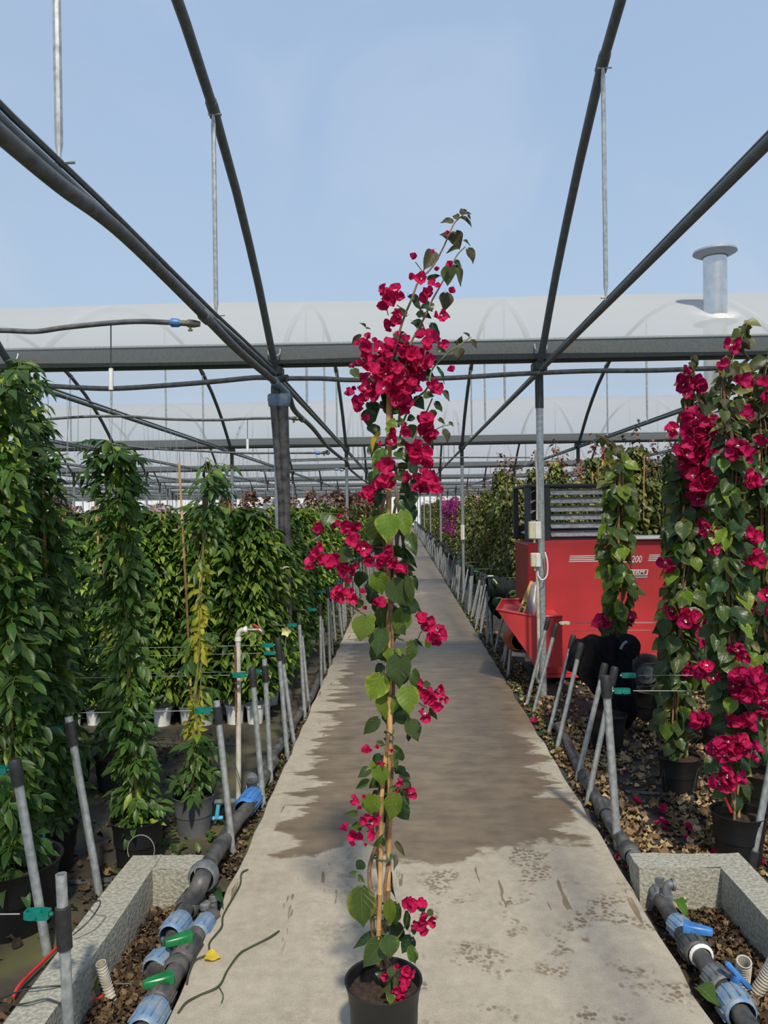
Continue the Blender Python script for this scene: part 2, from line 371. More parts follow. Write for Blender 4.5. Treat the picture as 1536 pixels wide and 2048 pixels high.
# scattered 'stuff' meshes ---------------------------------------------------
def scatter(name, groups, mats):
    """groups: list of (vs, fs(quads), matrices(n,4,4), material index); every copy gets one random value per copy"""
    V = []; Q = []; MI = []; RN = []; off = 0
    for vs, fs, Ms, mi in groups:
        vs = np.array(vs, float); fs = np.array(fs, int); n = len(Ms)
        if n == 0: continue
        Ms = np.asarray(Ms, float); W = np.einsum('nij,vj->nvi', Ms[:, :3, :3], vs) + Ms[:, None, :3, 3]
        V.append(W.reshape(-1, 3)); q = fs[None] + (np.arange(n)*len(vs))[:, None, None] + off
        Q.append(q.reshape(-1, 4)); MI.append(np.full(n*len(fs), mi)); RN.append(np.repeat(rng.random(n), len(vs))); off += n*len(vs)
    V = np.concatenate(V); Q = np.concatenate(Q); MI = np.concatenate(MI); RN = np.concatenate(RN)
    me = bpy.data.meshes.new(name); me.vertices.add(len(V)); me.vertices.foreach_set('co', V.ravel())
    me.loops.add(Q.size); me.loops.foreach_set('vertex_index', Q.ravel().astype(np.int32))
    me.polygons.add(len(Q)); me.polygons.foreach_set('loop_start', np.arange(0, Q.size, 4, dtype=np.int32))
    for m_ in mats: me.materials.append(m_)
    me.polygons.foreach_set('material_index', MI.astype(np.int32)); me.update(calc_edges=True)
    a = me.attributes.new('leafrnd', 'FLOAT', 'POINT'); a.data.foreach_set('value', RN); me.shade_smooth(); return me
LT_h = leaf_template(3, 2, 'heart', .2, .25, .02)[:2]
LT_o = leaf_template(3, 2, 'ovate', .25, .35, .02)[:2]
LT_l = leaf_template(3, 2, 'lance', .25, .4, .02)[:2]
LT_dry = leaf_template(4, 3, 'heart', .35, -.22, .16)[:2]
def np_frames(P, D, Nn, sx, sy):
    y = D/np.linalg.norm(D, axis=1, keepdims=True); z = Nn - y*np.sum(Nn*y, 1, keepdims=True); z /= (np.linalg.norm(z, axis=1, keepdims=True)+1e-9)
    x = np.cross(y, z); M = np.zeros((len(P), 4, 4)); M[:, :3, 0] = x*sx[:, None]; M[:, :3, 1] = y*sy[:, None]; M[:, :3, 2] = z*sy[:, None]; M[:, :3, 3] = P; M[:, 3, 3] = 1; return M
def column_leaves(n, h0, h1, rad, size, down=.4, wx=.8, top_taper=.35):
    z = h0 + (h1-h0)*rng.random(n); a = rng.random(n)*2*pi; u = rng.random(n)**.5
    rr = rad*(u*.8+.2)*(1 - .6*np.clip((z-(h1-top_taper))/top_taper, 0, 1))*(1+.35*np.sin(z*7+rng.random()*6))
    P = np.stack([rr*np.cos(a)*.75, rr*np.sin(a)*.75, z], 1)
    aa = a + rng.normal(0, .6, n); D = np.stack([np.cos(aa), np.sin(aa), -down + rng.normal(0, .35, n)], 1)
    Nn = np.stack([np.cos(aa)*.5, np.sin(aa)*.5, np.ones(n)], 1) + rng.normal(0, .35, (n, 3)); s = size*rng.uniform(.7, 1.25, n)
    return np_frames(P, D, Nn, s*wx, s)

# ------------------------------------------------------------------ setting: ground, path, film roofs
def conc_mat():
    m = bpy.data.materials.new('path_concrete'); m.use_nodes = True; t = m.node_tree; n = t.nodes; L = t.links.new; b = n['Principled BSDF']
    tcn = n.new('ShaderNodeTexCoord'); P = tcn.outputs['Object']; s = n.new('ShaderNodeSeparateXYZ'); L(P, s.inputs[0])
    def noise(sc, det=5, vec=None, scl=None):
        q = n.new('ShaderNodeTexNoise'); q.inputs['Scale'].default_value = sc; q.inputs['Detail'].default_value = det; q.inputs['Roughness'].default_value = .62
        v = P
        if scl:
            mp = n.new('ShaderNodeMapping'); mp.inputs['Scale'].default_value = scl; L(P, mp.inputs['Vector']); v = mp.outputs[0]
        L(v, q.inputs['Vector']); return q.outputs[0]
    def Mt(op, a, c=None, cl=False):
        q = n.new('ShaderNodeMath'); q.operation = op; q.use_clamp = cl
        for i, v in enumerate((a, c)):
            if v is None: continue
            if isinstance(v, (int, float)): q.inputs[i].default_value = v
            else: L(v, q.inputs[i])
        return q.outputs[0]
    def step(x, lo, hi):
        q = n.new('ShaderNodeMapRange'); q.inputs[1].default_value = lo; q.inputs[2].default_value = hi; L(x, q.inputs[0]); return q.outputs[0]
    x, y = s.outputs[0], s.outputs[1]
    n1 = noise(2.2, 8); n2 = noise(1.6, 9, scl=(1, 3.2, 1)); nf = noise(22, 8); ng = noise(190, 3); nb = noise(6, 10, scl=(.7, 1.7, 1)); nm_ = noise(4.5, 9)
    # wet: starts a little past 3.4 m, keeps off the two edges while the path is near
    front = step(Mt('ADD', y, Mt('MULTIPLY', Mt('SUBTRACT', n1, .5), 1.6)), 3.42, 3.5)
    fl = Mt('ADD', Mt('ADD', x, .762), Mt('MULTIPLY', Mt('SUBTRACT', n2, .5), -1.0))
    el = Mt('MAXIMUM', step(fl, .16, .20), Mt('MULTIPLY', step(y, 9.5, 12), 1.))
    fr = Mt('ADD', Mt('SUBTRACT', .95, x), Mt('MULTIPLY', Mt('SUBTRACT', n2, .5), -.9))
    er = Mt('MAXIMUM', step(fr, .10, .14), step(y, 5.2, 5.5))
    wet = Mt('MULTIPLY', front, Mt('MULTIPLY', el, er))
    dryfar = Mt('MULTIPLY', step(y, 12, 14), step(noise(1.1, 6, scl=(1, .5, 1)), .60, .66)); wet = Mt('SUBTRACT', wet, Mt('MULTIPLY', dryfar, .7), True)
    # prints and drips in the dry near part: patches broken up by a tread
    vo = n.new('ShaderNodeTexVoronoi'); vo.inputs['Scale'].default_value = 55; L(P, vo.inputs['Vector'])
    pr = Mt('MULTIPLY', step(noise(4.3, 3), .54, .60), step(vo.outputs['Distance'], .62, .40)); pr = Mt('MULTIPLY', pr, step(x, -.5, .15))
    dr = Mt('MULTIPLY', step(noise(2.6, 3, scl=(7, .8, 1)), .655, .67), step(y, 2.6, 2.9)); pr = Mt('MAXIMUM', pr, dr)
    pr = Mt('MULTIPLY', pr, Mt('SUBTRACT', 1, wet))
    dirt = Mt('MAXIMUM', wet, Mt('MULTIPLY', pr, .9), True)
    cr = n.new('ShaderNodeValToRGB'); cr.color_ramp.elements[0].position = .36; cr.color_ramp.elements[1].position = .64
    cr.color_ramp.elements[0].color = (.27, .235, .185, 1); cr.color_ramp.elements[1].color = (.49, .43, .34, 1)
    L(Mt('ADD', Mt('MULTIPLY', nf, .3), Mt('ADD', Mt('MULTIPLY', ng, .4), Mt('MULTIPLY', nm_, .3))), cr.inputs[0])
    cw = n.new('ShaderNodeValToRGB'); cw.color_ramp.elements[0].position = .36; cw.color_ramp.elements[1].position = .68
    cw.color_ramp.elements[0].color = (.095, .068, .040, 1); cw.color_ramp.elements[1].color = (.27, .205, .13, 1)
    L(Mt('ADD', Mt('MULTIPLY', nb, .45), Mt('ADD', Mt('MULTIPLY', ng, .25), Mt('MULTIPLY', nm_, .3))), cw.inputs[0])
    mx = n.new('ShaderNodeMixRGB'); L(dirt, mx.inputs[0]); L(cr.outputs[0], mx.inputs[1]); L(cw.outputs[0], mx.inputs[2]); L(mx.outputs[0], b.inputs['Base Color'])
    rg = n.new('ShaderNodeMapRange'); rg.inputs[3].default_value = .85; rg.inputs[4].default_value = .42; L(wet, rg.inputs[0]); L(rg.outputs[0], b.inputs['Roughness'])
    bp = n.new('ShaderNodeBump'); bp.inputs['Strength'].default_value = .35; bp.inputs['Distance'].default_value = .004; L(Mt('ADD', nf, ng), bp.inputs['Height']); L(bp.outputs[0], b.inputs['Normal'])
    return m
M_path = conc_mat()
M_curb = mat('rough_concrete', (.42, .405, .345), .9, 0, 0, 70, col2=(.25, .24, .195), bump=.8, detail=9)
def ground_mat(name, a, b_, c_, sc=3.):
    m = mat(name, a, .9, 0, 0, sc, col2=b_, bump=.6, detail=9); r = [x for x in m.node_tree.nodes if x.type == 'VALTORGB'][0]
    k = r.color_ramp.elements.new(.5); k.color = (*c_, 1); return m
M_gl = ground_mat('mossy_ground_cover', (.10, .095, .035), (.035, .03, .022), (.065, .055, .035))
M_gr = ground_mat('woven_ground_cover', (.055, .052, .05), (.02, .019, .019), (.035, .032, .03), 5.)
M_soilpit = ground_mat('pit_soil', (.07, .045, .025), (.025, .016, .010), (.045, .03, .018), 9.)
PL, PR = -.762, .95
PITL = (-1.07, 1.2, 3.13); PITR = (1.30, 1.2, 3.13)      # inner face x, near end, inner face of the far wall
mb = MB()
for (x0, x1, y0, y1) in ((-60, -1.2, -8, 120), (-1.2, PL, 3.2, 120)): mb.add([(x0, y0, GZ), (x1, y0, GZ), (x1, y1, GZ), (x0, y1, GZ)], [(0, 1, 2, 3)])
structure('floor', mb, M_gl, 'mossy ground cover of the bed left of the path', False)
mb = MB()
for (x0, x1, y0, y1) in ((1.43, 60, -8, 120), (PR, 1.43, 3.2, 120)): mb.add([(x0, y0, GZ), (x1, y0, GZ), (x1, y1, GZ), (x0, y1, GZ)], [(0, 1, 2, 3)])
structure('floor', mb, M_gr, 'dark woven ground cover of the bed right of the path', False)
mb = MB(); mb.grid(lambda u, v: (-1.2+.5*u, -8+11.3*v, -.075+.012*sin(u*40+v*90)*sin(v*160)), 8, 60)
structure('floor', mb, M_soilpit, 'brown earth floor of the left valve pit')
mb = MB(); mb.grid(lambda u, v: (.9+.55*u, -8+11.3*v, -.075+.012*sin(u*40+v*90)*sin(v*160)), 8, 60)
structure('floor', mb, M_soilpit, 'brown earth floor of the right valve pit')
mb = MB()
NP = 300
def edge_x(y, sd): return .006*sin(y*13+sd)+.005*sin(y*37+2*sd)+.003*sin(y*91)
for i in range(1):
    vs = []; fs = []; ys = [-1.5 + 122*(k/NP)**1.7 for k in range(NP+1)]
    for y in ys:
        a = PL+edge_x(y, 1); b = PR+edge_x(y, 4)
        vs += [(a-.004, y, -.10), (a, y, -.012), (a+.008, y, 0), (b-.008, y, 0), (b, y, -.012), (b+.004, y, -.10)]
    for k in range(NP):
        for j in range(5): fs.append((k*6+j, k*6+j+1, (k+1)*6+j+1, (k+1)*6+j))
    mb.add(vs, fs)
structure('path', mb, M_path, 'concrete walkway, dry in front and wet further on')
# pit walls
def rough_wall(name, x0, x1, y0, y1, z1, label):
    mb = MB(); nx = max(1, int((x1-x0)/.05)); ny = max(1, int((y1-y0)/.05)); j = lambda a, b, c: .004*sin(a*61+b*83+c*47)
    mb.grid(lambda u, v: (x0+(x1-x0)*u, y0+(y1-y0)*v, z1+j(u*(x1-x0)*9, v*(y1-y0)*9, 0)), nx, ny)
    for X in (x0, x1): mb.grid(lambda u, v, X=X: (X+(j(u*(y1-y0)*9, v, 1) if v < .95 else 0), y0+(y1-y0)*u, z1+(-.2)*(1-v)+(j((X-x0)*9, u*(y1-y0)*9, 0) if v > .95 else 0)), ny, 3)
    for Y in (y0, y1): mb.grid(lambda u, v, Y=Y: (x0+(x1-x0)*u, Y, z1+(-.2)*(1-v)), nx, 3)
    o = structure(name, mb, M_curb, label); return o
rough_wall('trim_1', -1.20, -1.07, -1.5, 3.26, .10, 'long concrete curb along the outer side of the left valve pit')
rough_wall('trim_2', -1.07, -.885, 3.13, 3.26, .10, 'short concrete curb closing the left valve pit')
rough_wall('trim_3', 1.30, 1.43, -1.5, 3.26, .10, 'long concrete curb along the outer side of the right valve pit')
rough_wall('trim_4', .965, 1.30, 3.13, 3.26, .10, 'short concrete curb closing the right valve pit')

# film roofs over each span
D0, SP, GH = 6.435, 8.2, 2.93
ARC = [(0, 2.80), (.25, 2.96), (.5, 3.14), (.75, 3.31), (1.36, 3.66), (2.08, 3.94), (2.65, 4.08), (3.3, 4.19), (4.1, 4.24)]
def arch_h(t):
    t = min(t, SP-t); t = max(0, t)
    for (a, b), (c, d) in zip(ARC, ARC[1:]):
        if t <= c: return b+(d-b)*(t-a)/(c-a)
    return ARC[-1][1]
def arch_dz(x, t):
    t = min(t, SP-t); return max(0, min(1, (x-ROW0)/RS))*float(np.interp(t, [0, .84, 1.43, 1.92, 2.45, 4.1], [0, .06, .11, .19, .24, .28]))
ROW0, RS = -1.06, 2.25
def film_mat():
    m = bpy.data.materials.new('polythene_film'); m.use_nodes = True; t = m.node_tree; n = t.nodes; L = t.links.new
    n.remove(n['Principled BSDF'])
    tr = n.new('ShaderNodeBsdfTransparent'); tr.inputs[0].default_value = (.97, .98, .99, 1)
    tl = n.new('ShaderNodeBsdfTranslucent'); tl.inputs[0].default_value = (.70, .72, .74, 1)
    df = n.new('ShaderNodeBsdfDiffuse'); df.inputs[0].default_value = (.70, .72, .74, 1)
    m0 = n.new('ShaderNodeMixShader'); m0.inputs[0].default_value = .5; L(tl.outputs[0], m0.inputs[1]); L(df.outputs[0], m0.inputs[2])
    lw = n.new('ShaderNodeLayerWeight'); lw.inputs[0].default_value = .5
    mr = n.new('ShaderNodeMapRange'); mr.inputs[1].default_value = .30; mr.inputs[2].default_value = .80; mr.inputs[3].default_value = .16; mr.inputs[4].default_value = .95
    L(lw.outputs['Facing'], mr.inputs[0])
    ms = n.new('ShaderNodeMixShader'); L(mr.outputs[0], ms.inputs[0]); L(tr.outputs[0], ms.inputs[1]); L(m0.outputs[0], ms.inputs[2])
    L(ms.outputs[0], n['Material Output'].inputs[0]); return m
M_film = film_mat()
NSP = 9
for s_ in range(-1, NSP):
    y0 = D0 + SP*(s_-1); W = 14 + 3*max(0, s_); mb = MB()
    mb.grid(lambda u, v: (-W+2*W*u, y0+.06+(SP-.12)*v, arch_h(.06+(SP-.12)*v)+.045+.01*sin(u*W*2.8)+(arch_dz(-W+2*W*u, .06+(SP-.12)*v) if s_ == 0 else 0)), int(W*3), 40)
    structure('ceiling', mb, M_film, 'clear polythene roof over a greenhouse span')
mb = MB(); mb.add([(-45, 80, -.1), (45, 80, -.1), (45, 80, 5), (-45, 80, 5)], [(0, 1, 2, 3)])
structure('wall_back', mb, mat('hazy_end_wall', (.66, .70, .74), .8), 'pale far end wall of the greenhouse', False)

# ------------------------------------------------------------------ steel frame: posts, gutters, trusses
ROW0, RS = -1.06, 2.25
def rowx(i): return ROW0 + RS*i
ORD = ['first', 'second', 'third', 'fourth', 'fifth', 'sixth', 'seventh', 'eighth', 'ninth', 'tenth']
def side(i): return '%s row %s of the path' % (ORD[-i] if i <= 0 else ORD[i-1], 'left' if i <= 0 else 'right')
R_FRAME = {0: range(-3, 5)}
post_me = MB().tube([(0, 0, GZ), (0, 0, 2.86)], .031, 12).mesh('post', M_galv)
brk = MB(); brk.tube([(0, 0, 2.45), (0, 0, 2.83)], .036, 12); brk.box((0, 0, 2.80), (.12, .16, .10), bev=.02); brk = brk.mesh('bracket', M_gut)
def truss_meshes(dx=None, sag=False):
    ah = lambda t: arch_h(t)+(arch_dz(dx, t) if dx is not None else 0); zc = lambda t: float(np.interp(t, [0, 3.8, 4.4, 6.0, 7.2, 8.2], [2.64, 2.655, 2.675, 2.70, 2.74, 2.77])) if sag else 2.76
    a = MB(); pts = [(0, t, ah(t)) for t in [.03, .12, .25, .5, .75, 1.1, 1.5, 2.08, 2.65, 3.3, 4.1, 4.9, 5.55, 6.12, 6.7, 7.1, 7.45, 7.7, 7.95, 8.08, 8.17]]
    a.tube(pts, .030, 10)
    for t in (2.1, 6.1): a.tube([(0, t-.05, ah(t-.05)), (0, t+.05, ah(t+.05))], .036, 10)
    c = MB(); c.tube([(0, t, zc(t)) for t in (.03, 2, 3.8, 4.4, 5, 6, 7.2, 8.17)], .021, 10); c.tube([(.01, t, zc(t)+.036) for t in (.3, 2, 3.8, 4.4, 5, 6, 7.2, 7.9)], .011, 6)
    bs = []
    for t in (2.1, 4.1, 6.1):
        b = MB(); zt = ah(t); z0 = zc(t)-2.76
        b.tube([(0, t, z0+2.775), (0, t, z0+2.83), (0, t, z0+2.86), (0, t, zt-.10), (0, t, zt-.05), (0, t, zt-.02)], [.007, .008, .0135, .0135, .009, .007], 8)
        b.tube([(-.03, t, z0+2.80), (.05, t, z0+2.80)], .005, 6); b.tube([(-.03, t, zt-.035), (.05, t, zt-.035)], .005, 6); bs.append(b)
    return a.mesh('arch', M_arch), c.mesh('chord', M_arch), [b.mesh('brace', M_galv) for b in bs]
arch_me, chord_me, brace_me = truss_meshes()
SPEC = {(0, 0): truss_meshes(None, True), (0, 1): truss_meshes(rowx(1)), (0, 2): truss_meshes(rowx(2))}
for s_ in range(0, NSP):
    y0 = D0 + SP*(s_-1)
    rows = {0: range(-1, 3), 1: range(-3, 5), 2: range(-5, 6), 3: range(-7, 8)}.get(s_, range(-8, 10))
    for i in rows:
        near = (s_ == 0 and i in (0, 1))
        lab = {(0, 0): 'roof arch and chord overhead on the left, carrying the black water main', (0, 1): 'roof arch and chord overhead on the right of the path'}.get((s_, i), 'roof arch with hanging braces, %s, span before the %s gutter' % (side(i), ORD[s_]))
        near = near or s_ < 3
        t = thing('roof_truss', lab, 'truss', (rowx(i), y0, 0), None if near else 'roof arches of the greenhouse')
        am, cm, bm3 = SPEC.get((s_, i), (arch_me, chord_me, brace_me))
        for nm, me in [('arch', am), ('chord', cm)] + [('brace', b) for b in bm3]:
            o = bpy.data.objects.new(nm, me); C.objects.link(o); o.parent = t
for g in range(0, NSP):
    y = D0 + SP*g
    rows = {0: range(-2, 4), 1: range(-3, 5), 2: range(-5, 6)}.get(g, range(-7, 8))
    for i in rows:
        lab = {(0, 0): 'steel post left of the path beside two thick black pipes', (0, 1): 'steel post in front of the red heater with cream boxes', (0, -1): 'steel post at the left edge behind jasmine'}.get((g, i), 'galvanised post under the %s gutter, %s' % (ORD[g], side(i)))
        t = thing('post', lab, 'post', (rowx(i), y, 0), None if g < 3 else 'posts under the far gutters')
        for nm, me in (('shaft', post_me), ('bracket', brk)):
            o = bpy.data.objects.new(nm, me); C.objects.link(o); o.parent = t
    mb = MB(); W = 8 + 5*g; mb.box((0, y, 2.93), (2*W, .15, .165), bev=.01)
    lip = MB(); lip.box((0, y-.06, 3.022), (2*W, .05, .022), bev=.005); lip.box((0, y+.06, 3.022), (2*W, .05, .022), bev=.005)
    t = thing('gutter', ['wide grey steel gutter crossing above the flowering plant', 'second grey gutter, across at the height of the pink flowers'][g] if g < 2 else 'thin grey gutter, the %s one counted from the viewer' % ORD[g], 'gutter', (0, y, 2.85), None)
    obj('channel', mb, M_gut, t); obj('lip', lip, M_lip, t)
    if g == 0:
        for i in rows:
            x = rowx(i); b = MB(); b.tube(catmull([(x-.05, y-.09, 2.98), (x-.045, y-.11, 2.93), (x, y-.12, 2.91), (x+.045, y-.11, 2.93), (x+.05, y-.09, 2.98)], 4), .006, 6); obj('clamp', b, M_galv, t)

# overhead water main hung on the left chord, with its branches
XM = -1.03
mpts = [AX(-150, 140, XM), AX(0, 268, XM), AX(120, 370, XM), AX(250, 472, XM), AX(411, 634, XM), AX(480, 704, XM), AX(555, 768, XM), AX(578, 792, XM), AX(590, 822, XM), AX(625, 856, XM), AX(655, 893, XM), AX(680, 914, XM), AX(694, 924, XM), AX(700, 938, XM), AX(720, 955, XM), AX(745, 973, XM), AX(770, 993, XM)]
t = thing('water_main', 'thick black water pipe running overhead along the left chord', 'pipe', mpts[4])
obj('pipe', MB().tube(catmull(mpts, 8), .026, 12), M_hose, t)
cl = MB()
for (a, b) in ((AX(548, 762, XM), AX(572, 786, XM)),): cl.tube([a, b], .036, 12)
obj('coupling', cl, M_dustblue, t); S2 = MB()
for (px, py) in ((411, 634), (604, 838), (655, 905)):
    p = AX(px, py, XM); S2.tube([p-Vector((0, .05, 0)), p+Vector((0, .05, 0))], .033, 10)
obj('saddle', S2, M_grey, t)
def branch(pp, D, r, fit, label, name='water_hose', valve=True):
    P = [A(x, y, D) for x, y in pp]
    t = thing(name, label, 'hose', P[0]); obj('pipe', MB().tube(catmull(P, 8), r, 10), M_hose, t)
    if fit:
        a, b, c = [A(x, y, D) for x, y in fit]
        obj('coupling', MB().tube([a, a*.85+b*.15, a*.2+b*.8, b], [r*1.1, r*1.75, r*1.65, r*1.2], 10), M_bluefit, t)
        v = MB().tube([b, b*.7+c*.3, b*.6+c*.4, b*.3+c*.7, c], [r*1.1, r*1.15, r*1.6, r*1.5, r*1.0], 10)
        mid = (b+c)/2; v.tube([mid, mid-Vector((0, 0, r*2.4))], r*.5, 6); v.box(mid-Vector((0, 0, r*2.6)), (r*1.9, r*.8, r*.8), bev=r*.2); obj('valve', v, M_brass, t)
    return t
DB = AX(405, 645, XM).y
branch([(-120, 664), (0, 661), (70, 663), (130, 655), (220, 646), (280, 643), (340, 645)], DB, .0135, ((340, 645), (361, 646), (400, 648)), 'black hose with blue coupling and brass valve, above the left gutter')
branch([(-60, 768), (60, 770), (150, 775), (230, 777), (330, 771), (430, 763), (500, 756), (535, 755)], 6.25, .021, None, 'sagging black hose just under the left part of the gutter')
branch([(535, 757), (570, 757), (640, 757), (700, 760), (800, 758), (900, 756), (1000, 750), (1075, 746), (1180, 742), (1300, 741), (1420, 737), (1600, 733)], 6.28, .020, None, 'long black hose crossing under the gutter behind the flowering plant')
D2 = AX(602, 838, XM).y
branch([(40, 845), (100, 838), (180, 833), (260, 833), (330, 838), (430, 840), (500, 837), (570, 836)], D2, .0145, ((570, 836), (577, 836), (598, 838)), 'black hose joining the main beyond the left post')
D3 = AX(660, 905, XM).y
branch([(200, 885), (300, 897), (400, 902), (480, 906), (560, 906), (632, 906)], D3, .016, ((632, 906), (640, 906), (656, 905)), 'grey hose with pale blue coupling under the second gutter')
branch([(520, 942), (600, 942), (670, 939)], 19., .018, ((670, 939), (677, 939), (688, 941)), 'small far hose with blue coupling beside the third gutter')
for (py0, py1, D) in ((920, 915, 13), (917, 915, 14.2), (962, 955, 22), (975, 972, 27)):
    branch([(560, py0+3), (660, py0), (760, py0-2), (900, py1), (1060, py1)], D, .012, None, 'thin grey pipe, %s of four crossing beyond the near gutter' % {13: 'nearest', 14.2: 'second', 22: 'third', 27: 'furthest'}[D], 'cross_pipe')
# blue-topped pipes standing at the left post
t = thing('riser_pipes', 'pair of thick black pipes with blue collars beside the left post', 'pipe', A(562, 1250, 6.3))
for (xa, xb, r) in ((548, 563, .038), (566, 572, .045)):
    a, b = A(xa, 800, 6.36), A(xb, 1000, 6.36); c = Vector((b.x, b.y, GZ)); obj('pipe', MB().tube([a, (a+b)/2, b, c], [r, r*.95, r*.8, r*.8], 14), M_dustpipe, t)
    obj('collar', MB().lathe([(r, -.06), (r*1.25, -.05), (r*1.45, .0), (r*1.45, .04), (r*1.2, .05), (r, .05)], a, (0, 0, 1), 16), M_dustblue, t)
obj('elbow', MB().tube(catmull([A(549, 795, 6.36), A(549, 772, 6.36), A(556, 760, 6.3), A(575, 756, 6.25)], 5), .03, 12), M_dustpipe, t)
# hanging sensors
for (x, y0, y1, y2, D, lab) in ((222, 650, 737, 780, DB, 'white tube weight hanging on a black cord left of the valve'), (495, 838, 878, 903, D2, 'small white tube hanging under the black hose left of the post'), (728, 944, 950, 960, 19, 'tiny white tube hanging far behind the flowering plant')):
    a, b, c = A(x, y0, D), A(x, y1, D), A(x, y2, D); t = thing('hanging_weight', lab, 'weight', c)
    obj('cord', MB().tube([a, b], .0035, 5), M_thin, t); obj('tube', MB().tube([b, c], .012*(1 if D < 6 else 1.2), 10), M_white, t)
# strings tied to the chords above the beds
for s_ in range(1, 5):
    mb = MB(); y0 = D0+SP*(s_-1)
    for i in ([-3, -2, -1, 2, 3, 4] if s_ > 1 else [-3, -2, -1, 3, 4]):
        for k in range(26):
            y = y0+.5+7.4*k/26+random.uniform(-.1, .1); x = rowx(i)+random.uniform(-.06, .06)
            mb.tube([(x, y, 2.77), (x+random.uniform(-.03, .03), y+random.uniform(-.04, .04), 2.2), (x+random.uniform(-.05, .05), y, random.uniform(1.5, 1.8))], .0028, 3, False)
    tag(obj('support_string', mb, M_string), 'grey strings hanging from the roof chords over the beds', 'string', 'hanging strings', 'stuff')

# ------------------------------------------------------------------ junction boxes and cable on the right post
xr = rowx(1)
def jbox(cx0, cy0, cx1, cy1, D, label):
    a, b = A(cx0, cy0, D), A(cx1, cy1, D); c = (a+b)/2; w_, h_ = abs(b.x-a.x), abs(b.z-a.z)
    t = thing('junction_box', label, 'box', c); obj('body', MB().box(c, (w_, .06, h_), bev=.008), M_cream, t)
    obj('lid', MB().box(c+Vector((.25*w_, -.034, 0)), (w_*.5, .012, h_*.96), bev=.004), M_white, t); obj('gland', MB().tube([c+Vector((0, 0, -h_/2-.03)), c+Vector((0, 0, -h_/2))], .011, 8), M_white, t)
jbox(1057, 1043, 1081, 1078, 6.36, 'upper cream junction box on the post before the heater')
jbox(1061, 1106, 1080, 1134, 6.36, 'lower cream junction box on the post before the heater')
t = thing('conduit', 'pale cable conduit strapped down the post before the heater', 'cable', A(1076, 1380, 6.38))
obj('tube', MB().tube(catmull([A(1070, 900, 6.37), A(1074, 960, 6.37), A(1074, 1040, 6.37)], 4), .008, 8), M_whitedirty, t)
obj('tube', MB().tube(catmull([A(1074, 1134, 6.37), A(1076, 1200, 6.37), A(1077, 1300, 6.37), A(1074, 1352, 6.37), A(1078, 1365, 6.37)], 5), .013, 8), M_whitedirty, t)
obj('cable', MB().tube(catmull([A(1090, 1104, 6.35), A(1095, 1125, 6.33), A(1094, 1150, 6.33), A(1085, 1160, 6.33), A(1077, 1152, 6.35), A(1076, 1140, 6.36)], 5), .006, 8), M_white, t)
for (x, y0, y1, D) in ((921, 1050, 1080, 14.58),): jbox(x, y0, x+8, y1, D, 'small cream box on the second post right of the path')
# ------------------------------------------------------------------ heater
DH = 6.95
def hx(px, py, d=0.): return A(px, py, DH+d)
L_, T_, B_, Rr = hx(1090, 1200).x, hx(1200, 1080).z, hx(1200, 1349).z, hx(1405, 1200).x
t = thing('heater', 'large red greenhouse heater with grey louvred outlet behind the right post', 'heater', ((L_+Rr)/2, DH+.5, GZ))
cx, cz = (L_+Rr)/2, (T_+B_)/2
obj('cabinet', MB().box((cx, DH+.45, cz), (Rr-L_, .9, T_-B_), bev=.012), [M_heater], t)
obj('top_edge', MB().box((hx(1330, 1077).x, DH+.2, T_+.012), (.9, .5, .022), bev=.004), M_white, t)
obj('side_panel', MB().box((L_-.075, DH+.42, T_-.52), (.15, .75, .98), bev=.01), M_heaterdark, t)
obj('fan_casing', MB().box((Rr+.10, DH+.42, cz+.02), (.2, .8, (T_-B_)*.92), bev=.02), M_grey, t)
gx = MB()
for r_ in (.06, .12, .18, .24): gx.tube([Vector((Rr+.10+.0, DH-.0, cz)) + Vector((cos(a)*r_*.7, -.01, sin(a)*r_)) for a in [2*pi*i/24 for i in range(25)]], .004, 5, False)
obj('fan_grill', gx, M_wire, t)
sk = MB(); sk.box((cx, DH+.45, B_-.01), (Rr-L_+.06, .95, .03), bev=.005); obj('skirt', sk, M_heater, t)
for k, X in enumerate((hx(1130, 1300).x, Rr-.2)):
    obj('foot', MB().add([(X-.06, DH+.1, B_), (X+.06, DH+.1, B_), (X+.0, DH+.1, GZ), (X-.06, DH+.8, B_), (X+.06, DH+.8, B_), (X, DH+.8, GZ)], [(0, 1, 2), (5, 4, 3), (0, 2, 5, 3), (1, 4, 5, 2), (0, 3, 4, 1)]), M_heaterdark, t, False)
# louvred outlet
l0, l1 = hx(1053, 1000).x, hx(1256, 1000).x; zt, zb = hx(1160, 967).z, T_
fr = MB()
for X in (l0+.02, hx(1097, 1000).x, l1-.03):
    for yy in (.08, .80): fr.box((X, DH+yy, (zt+zb)/2), (.05, .06, zt-zb), bev=.004)
fr.box(((l0+l1)/2, DH+.44, zt-.012), (l1-l0, .8, .025), bev=.004)
for yy in (.08, .8): fr.box(((l0+l1)/2, DH+yy, zb+.012), (l1-l0, .05, .03), bev=.004)
obj('louvre_frame', fr, M_darksteel, t)
Rl = Matrix.Rotation(radians(38), 3, 'X'); lx0 = hx(1097, 1000).x+.03
for k in range(6):
    z = zt-.075-k*(zt-zb-.09)/5.6
    obj('slat', MB().box(((lx0+l1-.05)/2, DH+.07, z), (l1-.05-lx0, .085, .006), Rl), M_louvre, t, False)
for k in range(5):
    z = zt-.07-k*.095; obj('slat', MB().box((l0+.07, DH+.35, z), (.07, .5, .006), Matrix.Rotation(radians(-30), 3, 'Y')), M_louvre, t, False)
obj('back_panel', MB().box(((l0+l1)/2, DH+.83, zb+.06), (l1-l0, .01, .12)), M_darksteel, t, False)
